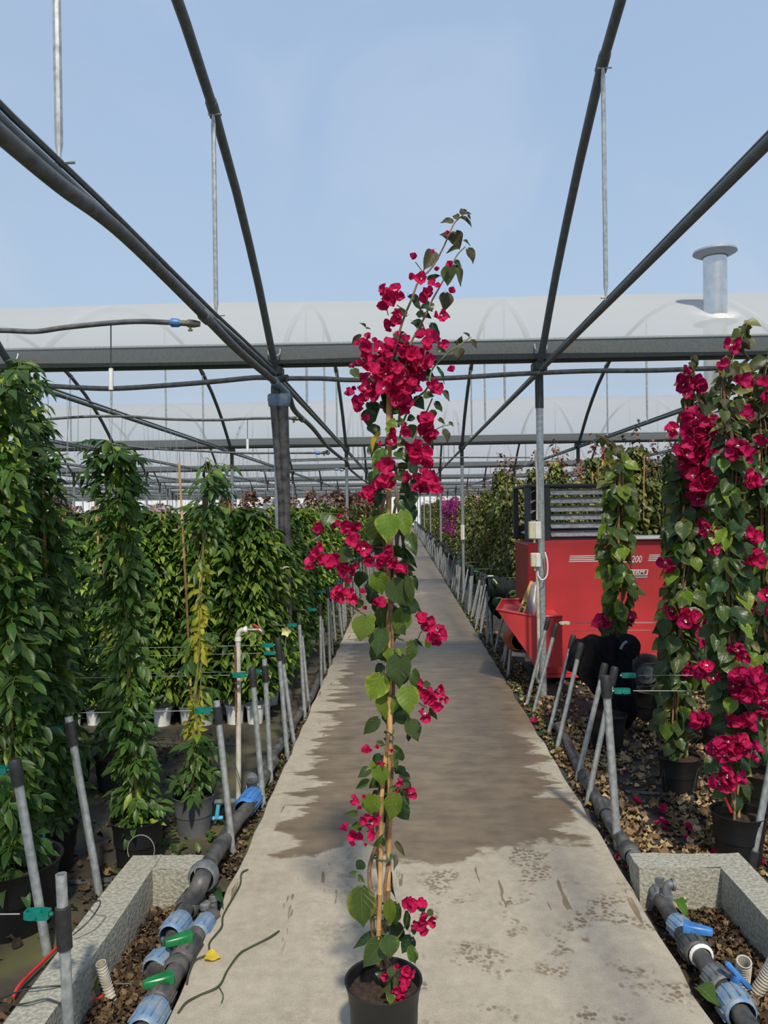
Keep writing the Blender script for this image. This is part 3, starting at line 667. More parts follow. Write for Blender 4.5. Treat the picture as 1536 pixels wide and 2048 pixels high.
# lettering and stripes
for k in range(4):
    z = hx(1160, 1112+k*3.6).z; st = MB()
    def strip(xa, xb): st.add([(xa, DH-.0035, z-.0045), (xb, DH-.0035, z-.0045), (xb+.006, DH-.0035, z+.0045), (xa+.006, DH-.0035, z+.0045), (xa, DH+.002, z-.0045), (xb, DH+.002, z-.0045), (xb+.006, DH+.002, z+.0045), (xa+.006, DH+.002, z+.0045)], [(0, 1, 2, 3), (7, 6, 5, 4), (0, 4, 5, 1), (3, 2, 6, 7), (0, 3, 7, 4), (1, 5, 6, 2)])
    strip(hx(1139-k*.6, 1111).x, hx(1204, 1111).x); strip(hx(1298-k*.8, 1111).x, hx(1322, 1111).x)
    obj('stripe', st, M_white, t, False)
def text(s, x0, zb_, size, m_, name='lettering', shear=.25, sx=1., ext=.001):
    c = bpy.data.curves.new(name, 'FONT'); c.body = s; c.size = size; c.shear = shear; c.extrude = ext; c.offset = .0012
    c.materials.append(m_); tmp = bpy.data.objects.new('tmp', c); C.objects.link(tmp); bpy.context.view_layer.update()
    me = bpy.data.meshes.new_from_object(tmp.evaluated_get(bpy.context.evaluated_depsgraph_get())); bpy.data.objects.remove(tmp); me.materials.clear(); me.materials.append(m_)
    o = bpy.data.objects.new(name, me); C.objects.link(o); o.parent = t
    o.matrix_basis = Matrix.Translation(-t.location) @ Matrix.Translation((x0, DH-.003, zb_)) @ Matrix.Rotation(pi/2, 4, 'X') @ Matrix.Diagonal((sx, 1, 1, 1)); return o
text('O  200', hx(1243, 1125).x, hx(1250, 1125).z, .088, M_white, sx=.72)
lg = MB(); a0, a1 = hx(1196, 1156), hx(1294, 1154); hh_ = hx(1240, 1140).z - hx(1240, 1156).z
def para(mb, xa, xb, za, zb_, d): mb.add([(xa, d, za), (xb, d, za), (xb+.012, d, zb_), (xa+.012, d, zb_), (xa, d+.004, za), (xb, d+.004, za), (xb+.012, d+.004, zb_), (xa+.012, d+.004, zb_)], [(0, 1, 2, 3), (7, 6, 5, 4), (0, 4, 5, 1), (3, 2, 6, 7), (0, 3, 7, 4), (1, 5, 6, 2)])
para(lg, a0.x, a1.x, a0.z, a0.z+hh_, DH-.004); obj('badge', lg, M_white, t, False)
lg = MB(); para(lg, a0.x+.008, a1.x-.004, a0.z+.008, a0.z+.022, DH-.006); obj('badge_bar', lg, M_grey, t, False)
lg = MB(); para(lg, a0.x+.012, a0.x+.055, a0.z+.03, a0.z+hh_-.006, DH-.006); para(lg, a0.x+.075, a1.x-.01, a0.z+.03, a0.z+hh_-.006, DH-.006); obj('badge_field', lg, M_heater, t, False)
o = text('OTHERM', hx(1238, 1150).x, a0.z+.031, .056, M_white, sx=1.0); o.location.y -= .005
# front trough
tp = [hx(993, 1219, -.2), hx(1074, 1233, -.35), hx(1074, 1334, -.35), hx(1060, 1214, .35), hx(1096, 1216, .35)]
a, b, c_, d_, e_ = tp; tm = MB()
bk = Vector((a.x+.12, a.y+.5, a.z+.03)); b2 = Vector((b.x+.22, b.y, b.z)); c2 = Vector((c_.x+.22, c_.y, c_.z)); b3 = Vector((b2.x, bk.y, bk.z)); c3 = Vector((c2.x, bk.y, c2.z))
tm.add([a, b, c_, b2, c2, bk, b3, c3], [(0, 1, 2), (1, 3, 4, 2), (5, 0, 2, 7), (5, 7, 6)])
tm.add([a+Vector((.03, .04, -.03)), b+Vector((0, .04, -.03)), b2+Vector((0, .04, -.03)), b3+Vector((0, -.02, -.03)), bk+Vector((.03, -.02, -.03))], [(0, 1, 2, 3, 4)])
tm.tube([a, b, b2], .01, 6); tm.tube([a, bk, b3], .01, 6)
obj('trough', tm, M_heater, t, False)
def wheel(name, c, r, w_, parent, m2=M_grey):
    o = obj(name, MB().lathe([(r*.62, -w_/2), (r*.9, -w_/2), (r, -w_*.3), (r, w_*.3), (r*.9, w_/2), (r*.62, w_/2), (r*.6, 0)], c, (0, 1, 0), 24), M_tyre, parent)
    obj('hub', MB().lathe([(.0, -w_*.3), (r*.25, -w_*.32), (r*.3, -w_*.15), (r*.62, -w_*.1), (r*.62, w_*.2), (0, w_*.2)], c, (0, 1, 0), 20), m2, o)
wheel('wheel', hx(1293, 1345, -.12), .17, .1, t); wheel('wheel', hx(1385, 1340, -.12), .15, .1, t)
bm_ = MB(); c0 = hx(1032, 1278, .2); bm_.lathe([(0, -.10), (.09, -.10), (.11, -.07), (.11, .10), (.09, .12), (0, .12)], c0, (0, 1, 0), 22); obj('motor', bm_, mat('orange_motor', (.35, .08, .03), .6), t)
obj('fan_disc', MB().lathe([(0, -.02), (.02, -.02), (.03, 0), (.08, 0), (.085, -.015), (.09, 0)], c0-Vector((-.03, .10, 0)), (0, 1, 0), 22), M_grey, t)
obj('drain_pipe', MB().tube([hx(1024, 1308, .1), hx(1050, 1310, .1)], .022, 10), M_white, t); obj('control_box', MB().box(hx(1056, 1313, .15), (.06, .06, .09), bev=.006), M_cream, t)
# flue
fx = A(1428, 700, 7.45).x
t = thing('flue', 'stainless flue pipe rising from the heater through the roof', 'chimney', (fx, 7.45, T_))
fz = A(1432, 508, 7.45).z
obj('pipe', MB().tube([(fx, 7.45, T_-.02), (fx, 7.45, 2.55), (fx+.01, 7.45, 2.6), (fx+.02, 7.45, fz-.04)], [.105, .105, .110, .110], 24), M_stainless, t)
obj('seam', MB().tube([(fx, 7.45, 2.50), (fx, 7.45, 2.53)], .12, 24), M_stainless, t)
obj('cowl', MB().lathe([(.12, -.03), (.17, -.01), (.205, .01), (.2, .03), (.12, .05), (0, .06)], (fx+.02, 7.45, fz), (0, 0, 1), 24), M_lead, t)
obj('flashing', MB().lathe([(.111, .05), (.118, .04), (.13, .01), (.20, .0), (.205, -.02)], (fx+.02, 7.45, 3.41), (0, 0, 1), 24), M_flashing, t)
# level and bag leaning in the trough
pa, pb = hx(1039, 1232, -.22), hx(1066, 1164, -.02); d = (pb-pa); q = Vector((0, 0, 1)).rotation_difference(d.normalized()).to_matrix()
t = thing('spirit_level', 'yellow wooden level leaning in the red trough', 'level', pa); obj('body', MB().box((pa+pb)/2, (.055, .022, d.length), q, .004), M_wood, t)
for f_ in (.07, .13, .19, .3, .36): obj('print', MB().box(pa+d*f_-q @ Vector((0, .012, 0)), (.026, .002, .018), q), M_ink, t, False)
pa2 = hx(1062, 1234, -.2); t2 = MB(); t2.tube(catmull([pa2, hx(1066, 1210, -.15), hx(1070, 1180, -.1), hx(1072, 1165, -.08)], 4), [.02, .03, .04, .05, .055, .05, .05, .045, .045, .04, .04, .03, .02], 12)
tag(obj('plastic_bag', t2, mat('grey_film_bag', (.28, .24, .26), .3)), 'crumpled translucent grey bag leaning beside the yellow level', 'bag')

# ------------------------------------------------------------------ stakes with caps, clips and wires
def clip_mb(p, sd, s_=1., D=None):
    """elongated plastic ring tensioner reaching sideways from p"""
    mb = MB(); L = .075*s_; W = .022*s_; pts = []
    for k in range(20):
        a = 2*pi*k/20; x = cos(a); pts.append(p + Vector((sd*(L*.62) + (L*.5)*max(-1, min(1, x*1.35)), W*sin(a)*.9, 0)))
    pts.append(pts[0]); vs = []; n = len(pts)
    for q in pts: vs += [q+Vector((0, 0, -.011*s_)), q+Vector((0, 0, .011*s_))]
    fs = [(2*i, 2*i+2, 2*i+3, 2*i+1) for i in range(n-1)]; mb.add(vs, fs)
    c = p+Vector((sd*L*.62, 0, 0)); vs2 = [c+Vector((((q-c).x)*.86, ((q-c).y)*.8, (q-c).z)) for q in [Vector(v) for v in vs]]
    mb.add(vs2, [tuple(reversed(f)) for f in fs]); o = len(mb.v)-4*n
    mb.f += [(o+2*i+1, o+2*i+3, o+2*n+2*i+3, o+2*n+2*i+1) for i in range(n-1)] + [(o+2*i+2, o+2*i, o+2*n+2*i, o+2*n+2*i+2) for i in range(n-1)]; mb.mi += [0]*(2*(n-1))
    mb.tube([p, p+Vector((sd*L*.16, 0, 0))], .006*s_, 6); mb.tube([c-Vector((0, W*1.15, 0)), c+Vector((0, W*1.15, 0))], .006*s_, 6); return mb
def stake(base, top, label, capseg=(0, .15), r=.015, clip=None, dD=0., open_top=0, group=None, capr=1.35):
    b = G(*base, GZ); tpt = A(*top, b.y+dD); ax = (tpt-b).normalized(); Ln = (tpt-b).length; b = b-ax*.03
    t = thing('leaning_stake', label, 'stake', b, group)
    if open_top: obj('pole', MB().tube([b, tpt], r, 14, False).tube([tpt, tpt-ax*.1], r*.8, 14, False).lathe([(r, 0), (r*.8, 0)], tpt, ax, 14), M_galv, t)
    else: obj('pole', MB().tube([b, tpt-ax*(.005)], r, 14), M_galv, t)
    c0 = tpt-ax*(capseg[0]*Ln); c1 = tpt-ax*(capseg[1]*Ln)
    if capseg[0] == 0: prof = [(0, .004), (r*capr*.8, .004), (r*capr, -.006), (r*capr*1.03, -(c0-c1).length*.5), (r*capr*.98, -(c0-c1).length), (r, -(c0-c1).length)]
    else: prof = [(r, 0), (r*capr, -.004), (r*capr, -(c0-c1).length), (r, -(c0-c1).length)]
    obj('cap', MB().lathe(prof, c0, ax, 16), M_cap, t)
    if clip:
        (x, y, sd, m_) = clip; p = A(x, y, b.y+dD)
        obj('clip', clip_mb(p, sd), m_, t)
        xe = p.x+sd*.10; pw = [Vector((xe, p.y, p.z))] + [Vector((xe+sd*2.6*k/6, p.y+random.uniform(-.01, .01), p.z-.004*sin(pi*k/6)*3)) for k in range(1, 7)]
        tag(obj('support_wire', MB().tube(pw, .0021, 5), M_wire), 'wire clipped to the ' + ' '.join(label.split()[:12]), 'wire')
    return t
T, W_ = M_teal, M_whitedirty
LS = [
 ((141, 2120), (122, 1748), 'bare-topped galvanised stake in the left front corner', (.17, .40), .0165, (106, 1828, -1, T), 0, 1),
 ((95, 1908), (29, 1520), 'leaning stake with black cap at the left edge', (0, .13), .017, (20, 1540, -1, T), 0, 0),
 ((200, 1794), (137, 1432), 'leaning stake behind the far left corner of the curb', (.03, .16), .0165, (128, 1459, -1, T), 0, 0),
 ((466, 1712), (433, 1400), 'leaning stake with flared top in front of the white standpipe', (.04, .15), .0155, (426, 1421, -1, T), 0, 0),
 ((527, 1619), (504, 1336), 'leaning stake with large black cap just right of the standpipe', (0, .13), .0155, (496, 1350, -1, T), 0, 0),
 ((542, 1569), (529, 1318), 'leaning stake with bare tip above its black cap, third past the standpipe', (.05, .18), .015, (525, 1343, -1, T), 0, 1),
 ((575, 1518), (556, 1277), 'leaning stake with long black cap behind the white pots', (0, .18), .0155, (550, 1290, -1, T), 0, 0),
 ((588, 1488), (563, 1305), 'stake with cap hidden behind the long-capped stake on the left', (0, .12), .015, (552, 1306, -1, T), 0, 0),
 ((610, 1439), (598, 1238), 'leaning stake with tiny cap beside a yellow flower', (0, .05), .015, (596, 1250, -1, T), 0, 0),
 ((618, 1421), (603, 1262), 'thin stake close behind the tiny-capped one', (0, .05), .014, None, 0, 0),
 ((643, 1378), (640, 1210), 'upright stake with narrow black top on the left path edge', (0, .12), .014, (634, 1219, -1, T), 0, 0),
 ((650, 1348), (643, 1225), 'short stake touching the narrow-topped upright one', (0, .1), .014, None, 0, 0),
 ((660, 1335), (655, 1176), 'stake under the lowest left flower cluster', (0, .12), .015, (650, 1183, -1, T), 0, 0),
 ((665, 1313), (659, 1190), 'stake next to the one under the left flower cluster', (0, .1), .014, None, 0, 0),
]
for (b, tp_, lab, cs, r, cl_, dD, op) in LS: stake(b, tp_, lab, cs, r, cl_, dD, op)
RSK = [
 ((1052, 1413), (1097, 1236), 'leaning stake in front of the conduit on the heater post', (0, .13), .0145, None),
 ((1066, 1428), (1113, 1248), 'leaning stake with pale clip in front of the heater', (0, .14), .0145, (1118, 1246, 1, W_)),
 ((1096, 1472), (1147, 1271), 'leaning stake left of the hanging black jacket', (0, .13), .0150, None),
 ((1113, 1501), (1162, 1287), 'leaning stake holding the black jacket sleeve', (0, .14), .0150, None),
 ((1153, 1564), (1210, 1328), 'leaning stake left of the crossed pair with green clips', (0, .13), .0155, None),
 ((1174, 1609), (1230, 1335), 'leaning stake crossing behind the thickest right stake', (0, .13), .0150, (1240, 1351, 1, T)),
 ((1236, 1698), (1211, 1353), 'thickest right stake, leaning towards the path under a bent black cap', (0, .12), .0190, (1224, 1382, 1, T)),
]
for (b, tp_, lab, cs, r, cl_) in RSK: stake(b, tp_, lab, cs, r, cl_, 0)
p_ = G(1228, 1352, GZ); 
t = stake((1500, 1745), (1543, 1520), 'stake with black foot at the right edge of the view', (.80, 1.0), .016, None)
# extra upright stakes near the bag
for (b, tp_, lab) in (((975, 1290), (975, 1172), 'darker upright stake under the hanging bag'), ((984, 1292), (982, 1165), 'worn pale upright stake under the hanging bag')):
    stake(b, tp_, lab, (0, .08), .017)
# far stakes, in leaning pairs
sp = MB().tube([(0, 0, -.05), (0, 0, .70)], .0145, 8).mesh('pole', M_galv)
scp = MB().lathe([(0, .705), (.017, .703), (.02, .69), (.02, .60), (.015, .598)], n=10).mesh('cap', M_cap)
scl = clip_mb(Vector((0, 0, .66)), 1, 1.).mesh('clip', M_teal)
for sd in (-1, 1):
    D = 9.2 if sd < 0 else 7.2; k = 0
    while D < 62:
        x = (PL-.055 if sd < 0 else PR+.06)+random.uniform(-.03, .05)
        lean = random.choice([.16, .2, .24, .1, -.04])*sd if sd > 0 else random.choice([.05, .08, .12, 0])*sd
        t = thing('leaning_stake', 'black-capped galvanised stake in the far row %s of the path' % ('left' if sd < 0 else 'right'), 'stake', (x, D, GZ), 'far stakes %s of the path' % ('left' if sd < 0 else 'right'))
        t.rotation_euler = (random.uniform(-.12, .12), lean, 0 if sd > 0 else pi)
        if sd < 0: t.rotation_euler = (random.uniform(-.1, .1), -lean, pi)
        for nm, me in [('pole', sp), ('cap', scp)] + ([('clip', scl)] if D < 16 and k % 2 == 0 else []):
            o = bpy.data.objects.new(nm, me); C.objects.link(o); o.parent = t
        D += random.choice([.12, .38, .3, .42])*(1+D/60); k += 1
# wires far
for k in range(10):
    for sd in (-1, 1):
        D = 7.4+k*1.6; z = .62; x0 = (PL-.1) if sd < 0 else PR+.2
        tag(obj('support_wire', MB().tube([(x0, D, z), (x0+sd*3, D, z)], .002, 4), M_wire), 'thin steel wire crossing a bed further down the greenhouse', 'wire', 'far support wires')
for (px, py, D) in ((1125, 1246, 6.1), (1140, 1262, 6.0), (1290, 1308, 5.4), (1290, 1327, 5.2)):
    a = A(px, py, D); tag(obj('support_wire', MB().tube([a, a+Vector((2.2, 0, 0))], .0019, 5), M_wire), '%s steel wire of the four across the heater front' % {1246: 'topmost', 1262: 'second', 1308: 'third', 1327: 'lowest'}[py], 'wire')

# standpipe
b = G(477, 1608, GZ); D = b.y
t = thing('standpipe', 'dirty white standpipe with a red-handled tap left of the path', 'tap', b)
el = A(477, 1268, D); r = .0145
obj('pipe', MB().tube(catmull([b, A(477, 1400, D), A(476, 1285, D), A(477, 1268, D), A(482, 1261, D), A(492, 1260, D)], 4), r, 12), M_whitedirty, t)
fj = MB(); fj.tube([A(476, 1282, D), A(476, 1274, D)], r*1.25, 12); fj.tube([A(489, 1260, D), A(495, 1259, D)], r*1.3, 12); obj('fitting', fj, M_white, t)
obj('spout', MB().tube(catmull([A(495, 1260, D), A(508, 1260, D), A(518, 1260, D), A(524, 1264, D), A(526, 1269, D)], 4), [r*.8]*8+[r*.95]*6+[r*.85]*3, 10), M_brass, t)
hd = MB(); hd.tube([A(513, 1258, D), A(513, 1253, D)], .005, 6); hd.box(A(512, 1252, D), (.040, .014, .010), Matrix.Rotation(radians(35), 3, 'Y'), .003); obj('handle', hd, M_redplastic, t)
rb = MB(); pts = [G(476, 1602, GZ)*(1-k/60)+A(470, 1291, D-.05)*(k/60) for k in range(61)]; rb.tube(pts, [.0075 if k % 2 else .0062 for k in range(61)], 8)
tag(obj('rebar_rod', rb, M_rust), 'rusty ribbed rod standing against the white standpipe', 'rod')

# ------------------------------------------------------------------ pipes along the left pit
def seg(px, py, z): return G(px, py, z)
def pipeline(name, label, pts, r, m_, bits, cat='pipe'):
    P = [seg(*p) for p in pts]; t = thing(name, label, cat, P[-1]); obj('pipe', MB().tube(catmull(P, 6), r, 14), m_, t)
    for (nm, (x0, y0), (x1, y1), z, rr, mm) in bits:
        a, b = seg(x0, y0, z), seg(x1, y1, z); n = 14; mb = MB(); ax = (b-a); L = ax.length
        mb.lathe([(rr*.8, 0), (rr*.95, L*.06), (rr, L*.2), (rr*1.04, L*.5), (rr, L*.8), (rr*.94, L*.94), (rr*.8, L)], a, ax, 18)
        q = Vector((0, 0, 1)).rotation_difference(ax.normalized())
        if 'coupling' in nm:
            for k in range(12):
                an = 2*pi*k/12; c0 = a+q @ Vector((rr*1.03*cos(an), rr*1.03*sin(an), L*.12)); c1 = a+q @ Vector((rr*1.05*cos(an), rr*1.05*sin(an), L*.88)); mb.tube([c0, c1], rr*.055, 4)
        obj(nm, mb, mm, t)
    return t
def cr(x, y): return (x/2.743, 1400+y/2.743)
def P1(x, y, z=0.03): a, b = cr(x, y); return (a, b, z)
t_dr = pipeline('drain_pipe', 'thick dusty black pipe beside the path from blue collar to pit', [P1(1500, 330, .04), P1(1440, 430, .04), P1(1385, 560, .045), P1(1300, 660, .05), P1(1210, 800, .06), P1(1135, 920, .10), P1(1110, 975, .13), P1(1085, 1040, .10), P1(1040, 1110, .05), P1(990, 1200, .0), P1(950, 1320, -.02), P1(905, 1420, -.03), P1(850, 1500, -.03)], .036, M_dustpipe,
  [('coupling', cr(1395, 520), cr(1335, 600), .045, .054, M_bluefit), ('flange', cr(1128, 945), cr(1106, 985), .12, .060, M_grey), ('coupling', cr(1075, 1075), cr(1015, 1160), .03, .048, M_dustpipe), ('coupling', cr(1000, 1210), cr(930, 1300), 0, .050, M_dustblue), ('coupling', cr(905, 1420), cr(840, 1490), -.03, .050, M_dustblue)])
t_vl = pipeline('valve_pipe', 'black valve pipe with blue end coupling closest to the path on the left', [P1(1170, 1180, .0), P1(1110, 1240, .0), P1(1040, 1360, .0), P1(975, 1470, .0), P1(900, 1610, .0), P1(840, 1730, .0), P1(740, 1900, .0), P1(600, 2150, 0)], .034, M_dustpipe,
  [('coupling', cr(1140, 1205), cr(1085, 1290), 0, .038, M_dustblue), ('coupling', cr(1060, 1330), cr(985, 1440), 0, .045, M_dustpipe), ('collar', cr(975, 1450), cr(955, 1490), 0, .042, M_dustpipe), ('coupling', cr(905, 1590), cr(860, 1670), 0, .044, M_dustpipe), ('coupling', cr(860, 1690), cr(775, 1830), 0, .052, M_dustblue)])
pipeline('irrigation_pipe', 'grey dusty pipe running on past the white pots at the left path edge', [P1(1420, 400, .03), (560, 1490, .03), (590, 1440, .03), (610, 1410, .03), (625, 1385, .03), (640, 1345, .03)], .032, M_dustpipe, [('coupling', (575, 1465), (583, 1450), .03, .038, M_dustpipe)])
t = pipeline('capped_riser', 'grey capped pipe end with white ring by the blue collar', [P1(1385, 510, .02), P1(1385, 500, .05), P1(1383, 440, .12)], .030, M_dustpipe, [('ring', cr(1385, 478), cr(1385, 470), .075, .034, M_white), ('cap', cr(1383, 455), cr(1380, 425), .10, .034, M_grey)])
for (x, y, lab) in ((1168, 1085, 'upper small grey stopper standing beside the path at the pit corner'), (1125, 1130, 'lower small grey stopper standing beside the pit elbow')):
    p = seg(*P1(x, y, .03)); t = thing('stopper', lab, 'cap', p); obj('body', MB().tube([p-Vector((0, 0, .08)), p], .018, 12), M_grey, t); obj('top', MB().lathe([(.019, -.01), (.023, -.008), (.023, .012), (.018, .016), (0, .016)], p, n=14), M_grey, t)
def lever(name, x0, y0, x1, y1, z, m_, label, par):
    a, b = G(x0, y0, z), G(x1, y1, z); d = b-a; L = d.length; ang = math.atan2(d.y, d.x); rot = Matrix.Rotation(ang, 3, 'Z'); mb = MB(); prof = [(-.5, .018), (-.42, .026), (.1, .040), (.42, .046), (.5, .036)]
    vs = []; 
    for (u, w_) in prof:
        h_ = .010 + .006*(u+.5)
        for (sy, sz) in ((-1, -1), (1, -1), (1, .7), (.8, 1), (-.8, 1), (-1, .7)): vs.append((a+b)/2 + rot @ Vector((u*L, sy*w_/2, sz*h_)))
    fs = [(i*6+k, i*6+(k+1) % 6, (i+1)*6+(k+1) % 6, (i+1)*6+k) for i in range(4) for k in range(6)] + [(5, 4, 3, 2, 1, 0), tuple(24+k for k in range(6))]
    mb.add(vs, fs); c = a*.35+b*.65; mb.lathe([(.020, -.07), (.020, -.02), (.024, -.015), (.024, 0)], c, n=12); o = obj(name, mb, m_, par); o['label'] = label; return o
lever('valve_handle', *cr(905, 1335), *cr(1050, 1290), .055, M_green, 'upper green lever handle', t_dr)
lever('valve_handle', *cr(785, 1560), *cr(950, 1515), .045, M_green, 'lower green lever handle', t_vl)
p = G(*cr(1200, 650), .02); t = thing('small_valve', 'small light blue tap handle lying beyond the flared stake', 'valve', p)
obj('handle', MB().tube([p+Vector((.0, .0, .075)), p+Vector((-.012, 0, .0))], .011, 8), M_lightblue, t); obj('cross', MB().tube([p+Vector((-.04, 0, .0)), p+Vector((.02, .01, .0))], .010, 8), M_lightblue, t); obj('body', MB().tube([p+Vector((-.02, 0, .085)), p+Vector((.09, .0, .09))], .014, 8), M_grey, t)
def corrugated(name, label, pts, r, m_, k=3):
    P = catmull(pts, 14); Q = []; rs = []
    tot = sum((P[i+1]-P[i]).length for i in range(len(P)-1)); n = int(tot/.004)
    cum = [0]
    for i in range(len(P)-1): cum.append(cum[-1]+(P[i+1]-P[i]).length)
    for j in range(n+1):
        s_ = tot*j/n; i = max(0, min(len(P)-2, next((q for q in range(len(P)-1) if cum[q+1] >= s_), len(P)-2))); f_ = (s_-cum[i])/max(1e-6, cum[i+1]-cum[i]); Q.append(P[i].lerp(P[i+1], f_)); rs.append(r*(1.08 if j % 3 == 0 else .95))
    mb = MB(); mb.tube(Q, rs, 14, False); mb.tube([Q[0], Q[1], Q[min(25, n)]], r*.86, 14, False); mb.lathe([(r, 0), (r*.86, 0)], Q[0], Q[0]-Q[1], 14)
    return tag(obj(name, mb, m_), label, 'hose')
corrugated('corrugated_hose', 'white corrugated hose leaning on the curb in the left pit', [G(*cr(553, 1445), .07), G(*cr(580, 1540), .0), G(*cr(605, 1620), -.05), G(*cr(630, 1700), -.09)], .017, M_whitedirty)
tag(obj('red_hose', MB().tube([G(*cr(620, 1595), -.05), G(*cr(420, 1700), -.06), G(*cr(300, 1790), -.06)], .006, 8), M_redplastic), 'thin red tube on the floor of the left pit', 'hose')
tag(obj('red_hose', MB().tube(catmull([G(*cr(320, 1350), .0), G(*cr(220, 1450), 0), G(*cr(110, 1560), 0), G(*cr(60, 1660), -.02)], 4), .006, 8), M_redplastic), 'thin red tube on the ground outside the left curb', 'hose')
tag(obj('black_cable', MB().tube(catmull([G(*cr(0, 1640), .02), G(*cr(130, 1590), .11), G(*cr(300, 1570), .115), G(*cr(420, 1570), .06), G(*cr(560, 1560), -.03), G(*cr(780, 1555), -.05)], 5), .0028, 6), M_thin), 'thin black cable crossing the left curb into the pit', 'cable')
tag(obj('black_cable', MB().tube(catmull([G(*cr(-20, 1672), .04), G(*cr(120, 1668), .11), G(*cr(250, 1640), .115), G(*cr(330, 1665), .11)], 5), .0028, 6), M_thin), 'short black cable lying on the left curb', 'cable')
tag(obj('black_cable', MB().tube(catmull([G(*cr(400, 1290), .13), G(*cr(490, 1210), .17), G(*cr(545, 1130), .19), G(*cr(545, 1100), .2), G(*cr(500, 1110), .18), G(*cr(420, 1080), .12)], 5), .0026, 6), M_thin), 'looped black cable springing over the left curb', 'cable')

# ------------------------------------------------------------------ right pit
def c2(x, y): return (1000+x/2.866, 1400+y/2.866)
def P2(x, y, z=0.0): a, b = c2(x, y); return (a, b, z)
pipeline('taped_pipe', 'lumpy dusty pipe along the right path edge behind the stakes', [P2(330, 150, .02), P2(380, 230, .02), P2(430, 340, .02), P2(480, 440, .02), P2(540, 540, .02), P2(600, 640, .03), P2(650, 730, .03), P2(720, 830, .03), P2(780, 900, .03), P2(810, 960, .03), P2(870, 1080, .0)], .032, M_dustpipe,
  [('coupling', c2(585, 590), c2(610, 660), .03, .045, M_dustpipe), ('wrap', c2(730, 850), c2(760, 900), .03, .044, M_dustpipe), ('wrap', c2(770, 900), c2(800, 960), .03, .041, M_grey), ('ring', c2(430, 330), c2(445, 360), .02, .038, M_dustpipe), ('ring', c2(490, 450), c2(505, 480), .02, .038, M_dustpipe)])
t_vr = pipeline('valve_pipe', 'grey valve pipe with blue couplings in the right pit', [P2(870, 1060, .0), P2(940, 1170, .0), P2(1000, 1270, .0), P2(1080, 1380, .0), P2(1150, 1470, .0), P2(1210, 1560, .0), P2(1300, 1680, .0), P2(1400, 1830, .0), P2(1520, 2000, 0)], .032, M_dustpipe,
  [('coupling', c2(900, 1085), c2(935, 1150), 0, .040, M_grey), ('coupling', c2(1000, 1275), c2(1070, 1340), 0, .042, M_dustblue), ('coupling', c2(1080, 1385), c2(1140, 1460), 0, .050, M_dustpipe), ('ring', c2(1150, 1460), c2(1160, 1475), 0, .042, M_white), ('coupling', c2(1215, 1575), c2(1290, 1660), 0, .047, M_grey), ('coupling', c2(1310, 1700), c2(1390, 1810), 0, .054, M_dustblue)])
p = G(*c2(960, 1180), -.01)
t = thing('elbow_riser', 'grey elbow standing up from the pipe in the right pit', 'pipe', p); Dp = p.y
obj('elbow', MB().tube(catmull([p, A(*c2(955, 1120), Dp), A(*c2(955, 1080), Dp), A(*c2(968, 1060), Dp), A(*c2(990, 1058), Dp)], 5), .018, 12), M_grey, t)
obj('nut', MB().lathe([(.018, -.01), (.024, -.01), (.024, .012), (.018, .012)], A(*c2(955, 1130), Dp), n=8), M_grey, t)
obj('rim', MB().tube([A(*c2(985, 1058), Dp), A(*c2(1000, 1058), Dp)], .023, 12), M_grey, t)
p = G(*c2(905, 1060), .02); t = thing('stopper', 'round grey stopper at the near corner of the right pit', 'cap', p); obj('body', MB().tube([p-Vector((0, 0, .09)), p+Vector((0, 0, .03))], .022, 12), M_grey, t); obj('top', MB().lathe([(.022, 0), (.028, .002), (.028, .02), (.02, .026), (0, .026)], p+Vector((0, 0, .02)), n=16), M_grey, t)
lever('valve_handle', *c2(1220, 1330), *c2(1050, 1295), .06, M_bluefit, 'flat blue lever handle', t_vr)
a_, b_ = G(*c2(1295, 1505), .10), G(*c2(1435, 1655), .02); d = b_-a_
q = Vector((1, 0, 0)).rotation_difference(d.normalized()).to_matrix(); mb = MB().box((a_+b_)/2, (d.length, .022, .018), q, .005); mb.tube([(a_+b_)/2, (a_+b_)/2+Vector((-.02, .01, -.06))], .015, 10); o = obj('valve_handle', mb, M_bluefit, t_vr); o['label'] = 'tilted bright blue lever handle'
corrugated('corrugated_stub', 'open white corrugated pipe stub standing in the right pit', [G(*c2(1400, 1500), .06), G(*c2(1395, 1560), .01), G(*c2(1385, 1640), -.05)], .0235, M_whitedirty)
corrugated('corrugated_hose', 'white corrugated hose leaning out of the right edge of view', [G(*c2(1600, 1440), .12), G(*c2(1540, 1560), .03), G(*c2(1480, 1660), -.04), G(*c2(1440, 1720), -.08)], .021, M_whitedirty)
